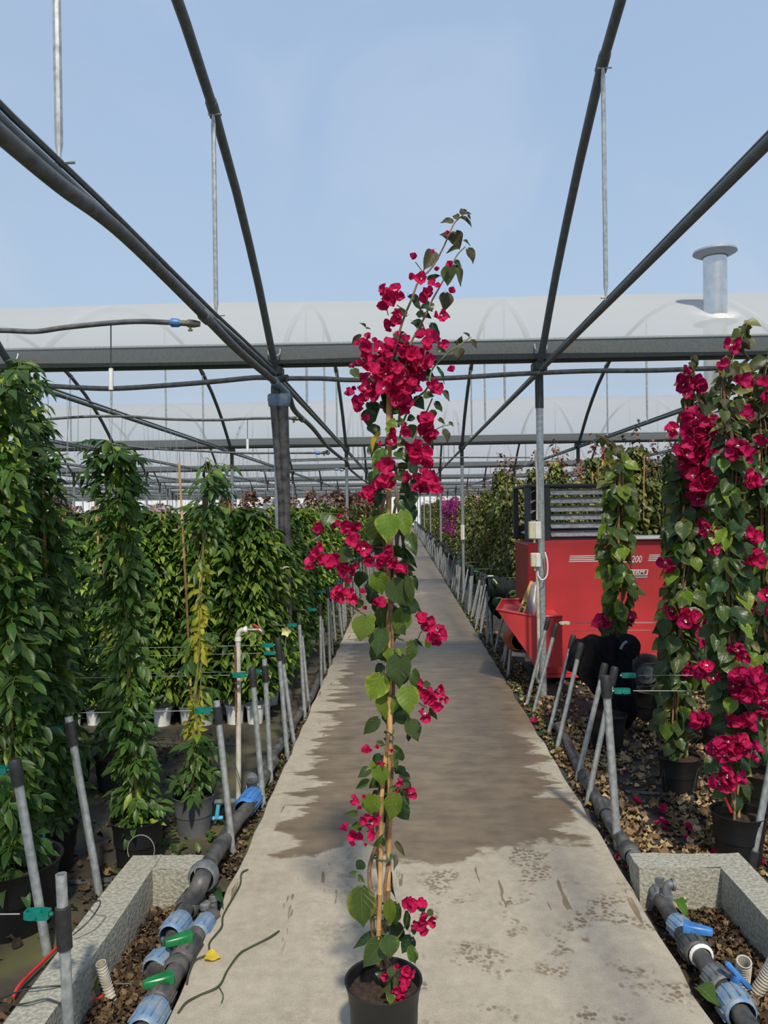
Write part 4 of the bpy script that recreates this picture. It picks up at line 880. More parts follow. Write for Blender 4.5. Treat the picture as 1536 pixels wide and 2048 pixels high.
# hoses on the beds
for (pts, r, lab) in (([(150, 1479), (250, 1483), (350, 1487), (480, 1490)], .009, 'black drip line behind the potted jasmine on the left'), ([(90, 1763), (150, 1765), (225, 1761)], .013, 'black drip line near the left curb corner'),
    ([(1215, 1583), (1280, 1586), (1360, 1592), (1430, 1597)], .012, 'dark drip line between the two nearest right pots'), ([(1145, 1478), (1180, 1484), (1230, 1488), (1290, 1490)], .010, 'dark drip line behind the crossed right stakes')):
    tag(obj('drip_line', MB().tube(catmull([G(x, y, GZ+r*.6) for x, y in pts], 6), r, 8), M_dustpipe), lab, 'hose')
tag(obj('wire_loop', MB().tube([A(282+27*cos(a), 1700+30*sin(a), 3.2) for a in [pi*.85+(pi*1.3)*i/20 for i in range(21)]], .0018, 5), M_wire), 'thin wire hoop standing before the black pot left of the curb', 'wire')
for k in range(14):
    x, y = random.uniform(90, 440), random.uniform(1480, 1700); p = G(x, y, GZ); q = p+Vector((random.uniform(-.3, .3), random.uniform(-.2, .2), 0)); m_ = (p+q)/2+Vector((0, 0, random.uniform(.1, .3)))
    tag(obj('drip_tube', MB().tube(catmull([p, m_, q], 8), .0022, 5), M_thin), 'thin black drip tube arching over the left bed', 'tube', 'arching drip tubes in the left bed')
for k in range(8):
    x, y = random.uniform(1240, 1420), random.uniform(1500, 1640); p = G(x, y, GZ); q = p+Vector((random.uniform(-.25, .25), random.uniform(-.2, .2), 0)); m_ = (p+q)/2+Vector((0, 0, random.uniform(.05, .22)))
    tag(obj('drip_tube', MB().tube(catmull([p, m_, q], 8), .0020, 5), M_thin), 'thin black drip tube arching over the right bed', 'tube', 'arching drip tubes in the right bed')
# tendrils on the path
M_tend = mat('vine_tendril', (.045, .055, .025), .7)
for (pts, lab) in (([cr(1360, 930), cr(1325, 950), cr(1318, 1010), cr(1285, 1070), cr(1225, 1180), cr(1215, 1245), cr(1150, 1330), cr(1145, 1390), cr(1070, 1430), cr(1035, 1500), cr(1025, 1560)], 'dry green tendril lying along the left path edge'),
                   ([(558, 1862), (540, 1874), (500, 1895), (478, 1908), (455, 1940), (437, 1972), (400, 1990), (372, 2005), (356, 2026)], 'longer green tendril lying across the path on the left'),
                   ([(437, 1972), (446, 1990), (443, 2006)], 'short forked tendril end on the path')):
    tag(obj('tendril', MB().tube(catmull([G(x, y, .004+(.006 if i % 2 else 0)) for i, (x, y) in enumerate(pts)], 6), .0035 if 'short' not in lab else .0018, 6), M_tend), lab, 'tendril')

# ------------------------------------------------------------------ pots
def pot_parts(t, c, r, h, m_, soil=True, seed=0):
    mb = MB(); mb.lathe([(r*.76, 0), (r*.83, h*.42), (r*.92, h*.80), (r*.935, h*.87), (r*.96, h*.90), (r*.985, h*.97), (r*1.02, h), (r*1.0, h*1.006), (r*.955, h*.995), (r*.90, h*.8), (r*.88, h*.5)], c, n=32)
    mb.lathe([(0, .002), (r*.74, .002)], c, n=32); obj('pot', mb, m_, t)
    s = MB(); q = random.Random(seed)
    s.grid(lambda u, v: Vector(c)+Vector((r*.93*v*cos(2*pi*u), r*.93*v*sin(2*pi*u), h*.88+.012*sin(u*2*pi*3+seed)*v+.006*q.uniform(-1, 1)*(1 if 0 < u < 1 else 0))), 24, 6); obj('soil', s, M_soil, t)

def cane(t, pts, r=.006, name='cane'):
    P = [Vector(p) for p in pts]; Q = []; rs = []
    for i in range(len(P)-1):
        L = (P[i+1]-P[i]).length; n = max(2, int(L/.18))
        for k in range(n):
            q = P[i].lerp(P[i+1], k/n); Q += [q, q.lerp(P[i+1], .02/n), q.lerp(P[i+1], .04/n)]; rs += [r, r*1.22, r]
    Q.append(P[-1]); rs.append(r); obj(name, MB().tube(Q, rs, 8), M_cane, t)

# ------------------------------------------------------------------ the flowering plant on the path
DHp = 2.17; pc = A(767, 1962, DHp); pc = Vector((pc.x, DHp, 0))
hero = thing('potted_bougainvillea', 'tall staked bougainvillea with crimson bracts in a black pot on the path', 'plant', pc)
pot_parts(hero, pc, .111, .24, M_pot, seed=3)
def h4(x, y): return (560+x/2.954, 380+y/2.954)
def h5(x, y): return (560+x/2.954, 860+y/2.954)
def h6(x, y): return (560+x/2.954, 1400+y/2.954)
def HP(px, dd=0.):
    D = DHp+dd
    if px[1] > 1940: D = min(D, F*1.345/(px[1]-1020))     # what hangs over the soil stays above the rim
    return A(px[0], px[1], D)
cane(hero, [HP(h6(625, 1540), .02), HP(h6(648, 700), .01), HP(h6(650, 200), .0), HP(h5(642, 1300), 0), HP(h5(640, 700), 0), HP(h5(645, 100), 0), HP(h4(640, 985), 0)], .0078)
cane(hero, [HP(h6(575, 1560), -.03), HP(h6(590, 1150), -.02), HP(h6(600, 570), -.01), HP(h6(640, 180), .01), HP(h5(655, 1500), .02)], .0068)
def vine(fn, pts, r0, r1, m_=M_stem, dd=0.):
    P = catmull([HP(fn(x, y), dd+.015*sin(i*1.7)) for i, (x, y) in enumerate(pts)], 6); n = len(P); obj('stem', MB().tube(P, [r0+(r1-r0)*k/(n-1) for k in range(n)], 7), m_, hero)
vine(h6, [(590, 1570), (560, 1440), (545, 1300), (550, 1180), (530, 1080), (530, 980), (560, 880), (590, 780), (600, 600), (620, 400), (640, 200)], .0075, .005)
vine(h6, [(640, 1600), (620, 1480), (600, 1350), (570, 1230), (590, 1100), (575, 950), (580, 840), (570, 700), (590, 500)], .006, .004)
vine(h6, [(600, 1590), (590, 1450), (620, 1300), (620, 1100), (640, 950), (625, 800), (640, 650), (665, 420), (660, 250)], .005, .004)
vine(h6, [(640, 1590), (650, 1560), (620, 1530), (600, 1500)], .005, .004)
vine(h5, [(655, 1890), (640, 1600), (665, 1300), (650, 1000), (615, 760), (620, 600), (600, 480), (620, 400)], .005, .0045)
vine(h5, [(640, 1890), (670, 1500), (640, 1200), (680, 900), (660, 700), (670, 520), (690, 400), (680, 310), (690, 220)], .006, .004)
vine(h4, [(670, 1500), (660, 1350), (655, 1200), (645, 1080), (690, 900), (730, 760), (780, 640), (820, 540), (900, 455), (960, 350), (1000, 260), (1035, 190), (1080, 150)], .0045, .0018, M_stem)
vine(h4, [(700, 1400), (720, 1200), (750, 1000), (780, 890), (850, 760), (900, 650), (950, 560), (1010, 450), (1050, 380), (1095, 335)], .004, .0016, M_stem)
vine(h4, [(700, 1500), (740, 1340), (800, 1240), (870, 1170), (900, 1060), (980, 975), (1050, 925), (1110, 880), (1130, 870)], .0035, .0014, M_gstem)
vine(h4, [(780, 1500), (830, 1380), (870, 1300), (900, 1230)], .003, .002, M_stem)
vine(h4, [(840, 1480), (900, 1430), (950, 1400), (1010, 1385)], .002, .0012, M_gstem)
vine(h4, [(690, 680), (740, 712)], .0014, .0014); vine(h4, [(800, 425), (840, 480)], .0014, .0014); vine(h4, [(630, 700), (640, 740)], .0014, .0014)
vine(h5, [(650, 1240), (560, 1130), (480, 1080), (400, 1020), (370, 980)], .003, .002)
vine(h5, [(640, 700), (560, 690), (480, 680), (400, 700), (320, 710), (305, 620), (310, 560)], .003, .0018)
vine(h5, [(660, 1210), (720, 1240), (800, 1250), (830, 1200), (860, 1160)], .0022, .0015, M_gstem)
vine(h5, [(690, 1600), (760, 1560), (830, 1620), (870, 1640)], .0022, .0015, M_gstem)
vine(h5, [(640, 380), (560, 370), (500, 380)], .002, .0015, M_stem); vine(h5, [(700, 300), (760, 180), (810, 200)], .002, .0015, M_stem)
vine(h6, [(650, 1450), (700, 1400), (740, 1330), (760, 1240), (755, 1200)], .0022, .0014, M_gstem)
vine(h6, [(590, 800), (540, 780), (480, 760), (420, 740), (390, 755)], .002, .0014, M_gstem)
vine(h6, [(640, 1400), (610, 1250), (600, 1420)], .0015, .0012, M_gstem)
for (fn, x, y, w_) in ((h6, 600, 925, 120), (h6, 590, 1225, 90), (h6, 590, 1280, 100), (h6, 600, 1360, 90), (h6, 645, 190, 45), (h6, 645, 230, 45), (h5, 640, 1560, 40)):
    c = HP(fn(x, y)); rr = w_/2.954/2/F*DHp; mb = MB(); P = [c+Vector((rr*cos(a), rr*.8*sin(a), .004*sin(2*a))) for a in [2*pi*i/16 for i in range(17)]]
    mb.tube(P, .005, 6, False, .5); obj('plant_tie', mb, M_tie, hero)
# leaves (base, tip, width) read off the photograph, each a part
HLv = [(h4, L) for L in [
 (1020,190,945,183,40,'b'),(1055,165,1018,150,38,'b'),(1075,170,1138,200,28,'b'),(1085,145,1072,102,42,'b'),(1095,143,1130,136,16,'b'),(1110,150,1125,168,14,'b'),
 (1010,285,950,255,50,'b'),(1035,250,1055,345,80,'b'),(1050,340,985,365,28,'b'),(1085,300,1130,325,20,'b'),(1108,352,1150,425,56,'b'),(1030,425,1080,440,46,'d'),(1035,450,1075,555,46,'b'),
 (905,368,855,465,78,'b'),(880,535,945,500,42,'d'),(1010,452,985,565,88,'g'),(975,612,980,715,82,'b'),(765,625,842,700,50,'d'),(845,735,800,730,45,'d'),(845,735,885,745,40,'d'),
 (745,735,665,712,52,'d'),(785,780,868,832,56,'d'),(885,800,945,882,62,'d'),(680,850,772,900,72,'d'),(478,860,415,908,28,'b'),(505,812,475,780,20,'b'),(510,820,540,818,16,'b'),
 (1065,905,1070,865,35,'b'),(1060,940,1055,1005,62,'b'),(1130,888,1165,935,28,'b'),(1115,868,1090,838,24,'b'),(930,1050,985,1132,22,'d'),(862,1070,905,1100,40,'d'),
 (965,1190,1002,1242,32,'b'),(915,1258,962,1310,40,'d'),(850,1215,912,1215,52,'g'),(790,1235,858,1285,72,'d'),(905,1300,908,1346,44,'g'),(940,1355,972,1378,24,'b'),(970,1418,1000,1492,42,'b'),
 (1000,1372,1026,1395,20,'b'),(640,1370,690,1400,60,'l'),(700,1362,742,1392,40,'g'),(640,1430,660,1390,50,'l'),(690,1498,765,1495,52,'g'),(520,1130,565,1120,34,'g'),(700,1060,770,1065,34,'g'),
 (440,1040,400,1050,20,'g'),(430,1060,465,1120,50,'g'),(600,980,660,1000,60,'d'),(700,1000,740,1010,50,'d'),(780,1140,830,1170,60,'d'),(860,1330,830,1380,50,'d'),(790,1340,750,1360,40,'d'),
 (1040,910,1050,890,30,'b'),(600,1250,640,1280,40,'d'),(590,1270,620,1290,35,'b'),(870,680,900,710,60,'d'),(850,670,870,700,60,'d'),(930,930,980,955,36,'d')]] + [(h5, L) for L in [
 (590,20,530,130,32,'y'),(615,118,545,280,72,'v'),(740,110,748,195,82,'d'),(700,212,775,222,40,'g'),(665,288,735,290,38,'g'),(740,300,752,405,44,'d'),(600,380,560,465,62,'d'),(700,400,760,490,84,'d'),
 (765,440,785,565,72,'d'),(650,505,630,670,132,'l'),(590,528,550,705,130,'g'),(730,480,750,650,84,'l'),(770,615,800,745,72,'g'),(720,700,812,822,52,'d'),(290,500,258,562,86,'g'),(245,612,178,655,50,'g'),
 (352,730,442,762,86,'g'),(600,700,558,745,60,'d'),(700,795,805,832,50,'d'),(690,852,785,865,66,'d'),(790,865,812,952,32,'d'),(575,843,602,978,102,'l'),(745,870,792,1035,56,'g'),(655,895,752,1045,124,'g'),
 (565,905,520,1005,90,'d'),(475,840,470,935,82,'d'),(645,1040,612,1208,142,'g'),(722,1060,700,1228,112,'l'),(505,1108,470,1252,118,'l'),(540,1095,525,1158,52,'l'),(535,1150,520,1225,52,'d'),
 (600,1178,570,1342,102,'g'),(780,1248,762,1385,72,'g'),(860,1238,885,1292,46,'l'),(800,1243,842,1278,20,'d'),(645,1288,630,1368,62,'l'),(705,1335,700,1532,130,'g'),(790,1418,802,1542,62,'g'),
 (600,1450,530,1605,130,'l'),(755,1518,762,1688,116,'l'),(635,1565,622,1716,120,'l'),(690,1630,745,1725,92,'d'),(580,1708,488,1802,68,'g'),(760,1720,822,1842,88,'g'),(765,1785,755,1852,26,'d'),
 (890,1645,928,1722,30,'g'),(850,1505,895,1500,40,'g'),(520,1010,560,980,60,'d'),(480,1040,440,990,50,'g'),(700,1290,715,1340,40,'l'),(430,500,400,470,50,'b'),(620,880,560,930,70,'d'),(650,330,620,290,40,'d'),(880,30,905,115,30,'g'),(600,240,570,290,60,'d'),(690,130,720,170,50,'g')]] + [(h6, L) for L in [
 (600,395,588,505,104,'l'),(530,408,458,455,52,'g'),(700,308,728,368,44,'g'),(680,325,690,415,32,'g'),(570,255,625,265,34,'g'),(525,478,438,525,42,'g'),(600,500,645,565,72,'d'),(710,512,640,522,34,'g'),
 (545,562,530,686,104,'l'),(690,558,648,718,96,'l'),(455,668,382,678,34,'g'),(480,742,412,752,50,'g'),(740,530,762,622,24,'g'),(605,815,612,875,32,'g'),(685,842,740,925,30,'b'),(680,920,680,1002,30,'b'),
 (490,955,450,1005,56,'d'),(452,1020,402,1025,24,'g'),(462,1040,497,1083,34,'g'),(480,1110,490,1356,146,'g'),(645,1185,655,1345,66,'l'),(690,1205,665,1335,82,'g'),(745,1248,752,1375,40,'d'),(570,1372,425,1465,48,'d'),
 (650,1335,742,1430,100,'d'),(775,1400,722,1500,78,'d'),(605,1420,486,1590,108,'g'),(640,1398,655,1532,102,'g'),(770,1455,802,1572,56,'v'),(595,1575,585,1642,66,'d'),(655,1585,660,1642,50,'g'),(645,1678,605,1725,50,'g'),
 (670,1640,682,1712,42,'g'),(645,1738,655,1792,52,'v'),(872,1245,912,1272,36,'g'),(788,1340,798,1392,34,'d'),(660,1020,670,1185,22,'b'),(560,860,610,800,26,'g'),(760,500,700,520,30,'g'),(540,370,560,440,34,'l'),(720,530,690,590,30,'g'),(840,1215,850,1250,50,'g')]]
for i, (fn, (x0, y0, x1, y1, wd, kd)) in enumerate(HLv):
    dd = random.uniform(-.07, .0) if kd in 'glv' else random.uniform(-.01, .06)
    a, b = HP(fn(x0, y0), dd), HP(fn(x1, y1), dd-.01+random.uniform(-.02, .02)); L = (b-a).length; W = wd/2.954/F*DHp
    nn = Vector((random.uniform(-.5, .5), -1, random.uniform(.1, .7)))
    hsh = {'d': .9}.get(kd, .9)
    link('leaf', HL[kd][i % 4], hero, frame(a, b-a, nn, W/hsh*1.05, L))
fr_ = random.Random(77)
for i in range(110):
    y = fr_.choice([fr_.uniform(700, 1020), fr_.uniform(1020, 1480), fr_.uniform(1480, 1620), fr_.uniform(1020, 1300)]); xc = 777+(fr_.uniform(-42, 50) if y < 1000 else fr_.uniform(-30, 32)); L = fr_.uniform(22, 40)/F*DHp
    a = A(xc, y, DHp+fr_.uniform(.0, .09)); d = Vector((fr_.uniform(-.8, .8), fr_.uniform(-.5, .3), -fr_.uniform(.3, 1.2)))
    link('leaf', HL[fr_.choice('ddg')][i % 4], hero, frame(a, d, Vector((fr_.uniform(-.6, .6), -1, fr_.uniform(0, .8))), L*.9, L))
HF = [(h4, fr__) for fr__ in [(640+150*cos(a)*u+60, 1060+165*sin(a)*u, 74+i % 3*10, 0) for i, (a, u) in enumerate([(i*2.4, (i/28)**.5) for i in range(28)])]] + [(h4, L) for L in [(790,390,45,1),(775,510,48,1),(835,520,74,0),(910,560,58,0),(865,620,90,0),(905,360,26,1),(990,250,26,1),(925,465,30,1),(1000,435,42,1),(1015,590,44,1),(615,595,60,0),(680,600,84,0),(700,620,60,0),(630,655,96,0),(695,745,88,0),(650,790,60,0),(520,860,46,1),(945,740,74,0),(990,745,30,1),(825,860,60,0),(880,890,104,0),(870,910,80,0),(960,910,60,0),(690,845,28,1),
 (505,940,96,0),(490,920,70,0),(590,945,86,0),(655,910,84,0),(560,885,36,1),(490,1000,90,0),(735,945,72,0),(790,970,100,0),(770,980,90,0),(880,985,50,0),(850,1020,96,0),(820,1030,80,0),(540,1060,96,0),(560,1090,80,0),(620,1080,104,0),(640,1060,80,0),(680,1050,72,0),(740,1090,80,0),(800,1050,80,0),(500,1110,70,0),(560,1180,104,0),(540,1200,80,0),(650,1160,110,0),(620,1170,90,0),(690,1180,90,0),(720,1200,96,0),(500,1170,72,0),(410,1190,60,1),(435,1170,32,1),(470,1245,88,0),(490,1230,60,0),(730,1260,96,0),(700,1250,80,0),(745,1310,60,0),(790,1160,82,0),(770,1120,80,0),(430,1035,36,1),(1015,1055,45,1),(920,1160,90,0),(900,1150,60,0),(800,1110,60,0),(510,1345,50,1),(590,1495,30,1),(870,1370,96,0),(850,1360,70,0),(740,1410,78,0),(905,1450,60,0),(660,1480,70,0),(850,1430,80,0),(780,1520,78,0),(640,990,60,0),(600,1010,50,0),(690,1110,80,0)]] + [(h5, L) for L in [
 (770,110,50,0),(830,130,106,0),(800,140,80,0),(850,180,80,0),(875,205,70,0),(620,205,106,0),(600,200,70,0),(650,300,88,0),(620,310,78,0),(560,330,78,0),(510,370,86,0),(530,395,58,0),(780,280,88,0),(850,290,88,0),(840,340,98,0),(820,350,70,0),(915,325,78,0),(880,270,76,0),(930,350,50,0),(660,10,60,0),(670,40,50,0),(870,0,80,0),(880,30,70,0),
 (225,568,60,0),(330,560,58,0),(400,565,88,0),(440,585,70,0),(390,580,60,0),(435,650,78,0),(410,660,50,0),(490,700,86,0),(480,690,60,0),(215,710,80,0),(180,790,78,0),(250,760,78,0),(310,775,96,0),(290,780,80,0),(400,820,104,0),(380,830,70,0),(440,800,50,0),(525,765,70,0),(595,775,78,0),(620,780,60,0),(630,740,50,0),(350,965,104,0),(330,975,80,0),(370,980,80,0),(425,975,88,0),(405,890,44,1),(585,1020,78,0),(600,1010,60,0),(490,950,38,1),(685,770,40,0),(670,790,70,0),(735,825,60,0),(700,820,50,0),(640,710,50,0),(350,505,34,1),(505,1050,30,1),
 (840,1110,78,0),(870,1150,88,0),(850,1140,60,0),(905,1190,78,0),(940,1210,76,0),(925,1255,60,0),(900,1225,60,0),(830,1505,50,0),(870,1570,98,0),(850,1560,70,0),(935,1540,78,0),(920,1620,76,0),(965,1590,50,0),(850,1680,76,0),(865,1700,50,0)]] + [(h6, L) for L in [
 (510,290,60,1),(575,275,30,1),(660,300,28,1),(590,375,36,1),(610,380,26,1),(710,485,50,0),(750,530,58,0),(780,560,48,0),(690,550,30,0),(438,600,48,0),(470,635,28,1),(495,570,28,1),(500,705,58,0),(545,730,78,0),(560,710,50,0),(545,795,66,0),(380,755,54,1),(445,810,72,0),(430,800,50,0),(505,855,24,1),(765,1205,88,0),(750,1210,60,0),(835,1200,58,0),(850,1300,88,0),(835,1320,70,0),(850,1350,66,0),(905,1305,58,0),(795,1330,38,0),(690,1575,38,0),(740,1610,78,0),(750,1600,60,0),(620,1630,48,0),(700,1730,78,0),(720,1720,60,0),(735,1680,56,0)]]
for i, (fn, (x, y, dm, bud)) in enumerate(HF):
    dd = random.uniform(-.09, -.01) if i >= 28 else .03; p = HP(fn(x, y), dd); sz = dm/2.954/F*DHp
    ax = Vector((random.uniform(-.75, .75), -1, random.uniform(-.35, .65))) if not bud else Vector((random.uniform(-.5, .5), -.3, random.choice([1, .7, -1])))
    Z = ax.normalized(); q = Vector((0, 0, 1)).rotation_difference(Z).to_matrix().to_4x4() @ Matrix.Rotation(random.uniform(0, 6.28), 4, 'Z')
    s_ = sz*(1.22 if not bud else 1.5)
    M4 = Matrix.Translation(p - Z*sz*(.15 if not bud else .45)) @ q @ Matrix.Diagonal((s_, s_, s_, 1))
    o = link('flower', (BUD if bud else BR)[i % (2 if bud else 5)], hero, M4)
    if not bud and dm > 60 and i % 3 == 0:
        f = bpy.data.objects.new('floret', FLO); C.objects.link(f); f.parent = o; f.scale = (.85,)*3

# ------------------------------------------------------------------ other flowering plants on the right, leaf by leaf
def bract_plant(label, base, D, r, h, spine, nleaf, flowers, kinds='ggddgl', wpx=40, Lpx=(26, 42), canes=None, seed=0, nstuff=0, potm=M_pot):
    """spine: list of (px, py, halfwidth px); flowers: list of ellipses (cx, cy, rx, ry, n)"""
    q = random.Random(seed); c = G(*base, GZ); c = Vector((c.x, D, GZ)); t = thing('potted_bougainvillea', label, 'plant', c)
    if r: pot_parts(t, c, r, h, potm, seed=seed)
    Pt = lambda x, y, dd=0.: A(x, y, D+dd)
    for cn in (canes or []): cane(t, [Pt(*p) for p in cn], .0075)
    st = MB()
    for k in range(3):
        pts = [Pt(x+q.uniform(-8, 8), y, q.uniform(-.04, .04)) for (x, y, w_) in spine[::1]]; n = len(catmull(pts, 5)); st.tube(catmull(pts, 5), [.006*(1-.75*j/n) for j in range(n)], 6)
    obj('stem', st, M_stem, t)
    ys = [s[1] for s in spine]
    def at(y):
        for (x0, y0, w0), (x1, y1, w1) in zip(spine, spine[1:]):
            if y1 <= y <= y0: f = (y0-y)/max(1e-6, y0-y1); return x0+(x1-x0)*f, w0+(w1-w0)*f
        return spine[-1][0], spine[-1][2]
    wts = []
    for (x0, y0, w0), (x1, y1, w1) in zip(spine, spine[1:]): wts.append(abs(y0-y1)*(w0+w1))
    for i in range(nleaf):
        j = q.choices(range(len(wts)), wts)[0]; f = q.random(); (x0, y0, w0), (x1, y1, w1) = spine[j], spine[j+1]; y = y0+(y1-y0)*f; xc = x0+(x1-x0)*f; w_ = w0+(w1-w0)*f
        a = q.uniform(0, 2*pi); u = q.random()**.6; xx = xc + w_*u*cos(a)*.8; dd = w_*u*sin(a)/F*D
        L = q.uniform(*Lpx)/F*D*(1 if w_ > 18 else .7)*(.68 if y < 900 else 1); p = Pt(xx, y, dd); dr = Vector((cos(a)*.7+q.uniform(-.5, .5), sin(a)*.5, -q.uniform(.3, 1.3)))
        nn = Vector((cos(a)*.6+q.uniform(-.4, .4), -.9 if q.random() < .8 else .6, q.uniform(.1, .9))); kd = q.choice(kinds) if y > 900 or q.random() < .3 else 'b'
        if q.random() < .012: kd = 'y'
        link('leaf', HL[kd][i % 4], t, frame(p, dr, nn, L*.85, L))
    if nstuff:
        Ms = []
        for i in range(nstuff):
            j = q.choices(range(len(wts)), wts)[0]; f = q.random(); (x0, y0, w0), (x1, y1, w1) = spine[j], spine[j+1]; y = y0+(y1-y0)*f; xc = x0+(x1-x0)*f; w_ = (w0+w1)/2
            a = q.uniform(0, 2*pi); u = q.random(); p = Pt(xc+w_*u*cos(a)*.8, y, .03+w_*u*abs(sin(a))/F*D); L = q.uniform(20, 34)/F*D
            Ms.append(np.array(frame(p, Vector((cos(a), sin(a), -q.uniform(0, 1.2))), Vector((q.uniform(-.5, .5), -.5, q.random())), L*.85, L)))
        tag(link('inner_foliage', scatter('inner_foliage', [(*LT_h, Ms, 0)], [F_boug]), t, Matrix.Identity(4)), kind='stuff')
    for (cx_, cy_, rx, ry, n) in flowers:
        for i in range(n):
            a = q.uniform(0, 2*pi); u = q.random()**.5; x, y = cx_+rx*u*cos(a), cy_+ry*u*sin(a); sz = q.uniform(24, 34)/F*D*(1 if n > 1 else .8)
            if n < 18 and n > 3 and q.random() < .35: continue
            p = Pt(x, y, -(1-u*u)*max(10, min(rx, ry))/F*D - (.13 if n > 8 else .07) + q.uniform(-.05, .04)); Z = Vector((cos(a)*u*.9+q.uniform(-.8, .8), -1, -sin(a)*u*.6+q.uniform(-.6, .8))).normalized()
            M4 = Matrix.Translation(p-Z*sz*.15) @ Vector((0, 0, 1)).rotation_difference(Z).to_matrix().to_4x4() @ Matrix.Rotation(q.uniform(0, 6), 4, 'Z') @ Matrix.Diagonal((sz*1.15,)*3+(1,))
            o = link('flower', (BRD if q.random() < .5 else BR)[i % 4], t, M4)
            if q.random() < .45:
                f = bpy.data.objects.new('floret', FLO); C.objects.link(f); f.parent = o; f.scale = (.9,)*3
    return t
bract_plant('bougainvillea with one huge crimson cluster right of the heater', (1352, 1578), 4.3, .118, .21, [(1352, 1510, 8), (1352, 1460, 26), (1350, 1380, 36), (1360, 1300, 42), (1366, 1220, 46), (1374, 1120, 48), (1376, 1040, 46), (1385, 980, 50), (1400, 880, 45), (1395, 820, 28), (1385, 760, 16), (1382, 715, 6)], 270,
    [(1395, 872, 55, 42, 28), (1368, 905, 30, 48, 15), (1440, 935, 55, 44, 34), (1415, 970, 56, 30, 20), (1466, 980, 34, 25, 14), (1385, 845, 30, 18, 8), (1420, 1000, 25, 12, 6), (1375, 1245, 42, 16, 12), (1345, 1225, 15, 15, 4), (1405, 1055, 14, 10, 2), (1372, 770, 6, 22, 3), (1395, 760, 8, 10, 2), (1340, 1130, 12, 20, 2), (1398, 1440, 18, 14, 3), (1362, 1345, 20, 20, 2), (1420, 1250, 14, 10, 2), (1418, 1265, 9, 9, 1)],
    canes=[[(1348, 1530), (1357, 1380), (1366, 1100), (1372, 800)], [(1356, 1530, .03), (1360, 1300, .03), (1380, 1000, .03)]], seed=1, nstuff=650)
bract_plant('nearest right bougainvillea with flowers low on its canes', (1475, 1722), 3.45, .122, .235, [(1472, 1650, 10), (1472, 1600, 14), (1465, 1520, 34), (1475, 1440, 48), (1470, 1340, 46), (1460, 1240, 46), (1455, 1140, 42), (1450, 1050, 36), (1465, 960, 30), (1460, 860, 30), (1450, 780, 26), (1465, 720, 20), (1480, 680, 12), (1492, 640, 5)], 290,
    [(1470, 1498, 45, 16, 16), (1455, 1552, 28, 20, 12), (1500, 1370, 38, 30, 22), (1530, 1400, 20, 35, 8), (1490, 1430, 30, 22, 6), (1490, 1300, 26, 18, 5), (1415, 1345, 16, 20, 4), (1475, 905, 26, 18, 8), (1495, 965, 22, 16, 6), (1462, 700, 14, 14, 2), (1445, 725, 8, 8, 1), (1497, 760, 12, 12, 2), (1420, 1060, 12, 12, 2), (1510, 1110, 20, 60, 6), (1540, 1180, 10, 50, 4), (1430, 1100, 8, 8, 1)],
    canes=[[(1478, 1650), (1474, 1500), (1460, 1300), (1452, 1060)], [(1470, 1650, .04), (1468, 1480, .04), (1466, 1250, .04)]], seed=2, Lpx=(28, 46), nstuff=500)
bract_plant('tall bougainvillea cut by the right edge of the view', (1540, 1640), 4.0, .122, .22, [(1535, 1530, 10), (1540, 1450, 30), (1535, 1300, 45), (1535, 1150, 48), (1530, 1000, 45), (1525, 880, 45), (1520, 800, 40), (1530, 740, 25), (1545, 690, 10)], 230,
    [(1530, 880, 14, 20, 4), (1530, 780, 14, 20, 4), (1480, 830, 14, 14, 3), (1525, 950, 20, 16, 4), (1510, 1190, 14, 30, 5), (1535, 1350, 14, 30, 4)], canes=[[(1535, 1560), (1530, 1200), (1518, 900)], ], seed=3, nstuff=500)
bract_plant('slender leafy bougainvillea standing before the heater lettering', (1232, 1470), 5.5, .12, .22, [(1228, 1400, 8), (1240, 1290, 30), (1230, 1250, 28), (1245, 1180, 34), (1228, 1100, 32), (1238, 1040, 32), (1235, 980, 30), (1240, 930, 24), (1225, 890, 14), (1195, 870, 4)], 210,
    [(1210, 1240, 10, 8, 2), (1265, 1235, 8, 8, 1)], kinds='gglgl', canes=[[(1232, 1420), (1236, 1150), (1240, 925)], [(1240, 1420, .03), (1244, 1150, .03), (1246, 930, .03)]], seed=4, Lpx=(22, 34), nstuff=100)
bract_plant('bougainvillea behind the lowest crossed right wires', (1425, 1430), 5.2, .14, .25, [(1425, 1385, 10), (1430, 1330, 40), (1425, 1200, 45), (1440, 1080, 45), (1480, 1000, 40), (1490, 900, 30), (1500, 840, 10)], 160,
    [(1400, 1280, 20, 20, 3), (1440, 1190, 20, 30, 3)], canes=[[(1425, 1400), (1440, 1100)]], seed=5, Lpx=(24, 38), nstuff=350)
# two empty-looking dark pots by the heater wheel
for (x, y, D, lab) in ((1215, 1496, 5.0, 'black pot in shade under the hanging jacket'), (1300, 1440, 5.7, 'black pot half hidden behind the large right plant'), (1440, 1500, 4.7, 'black pot behind the two nearest right pots')):
    c = G(x, y, GZ); t = thing('plant_pot', lab, 'pot', c); pot_parts(t, c, .13, .23, M_pot, seed=int(x))

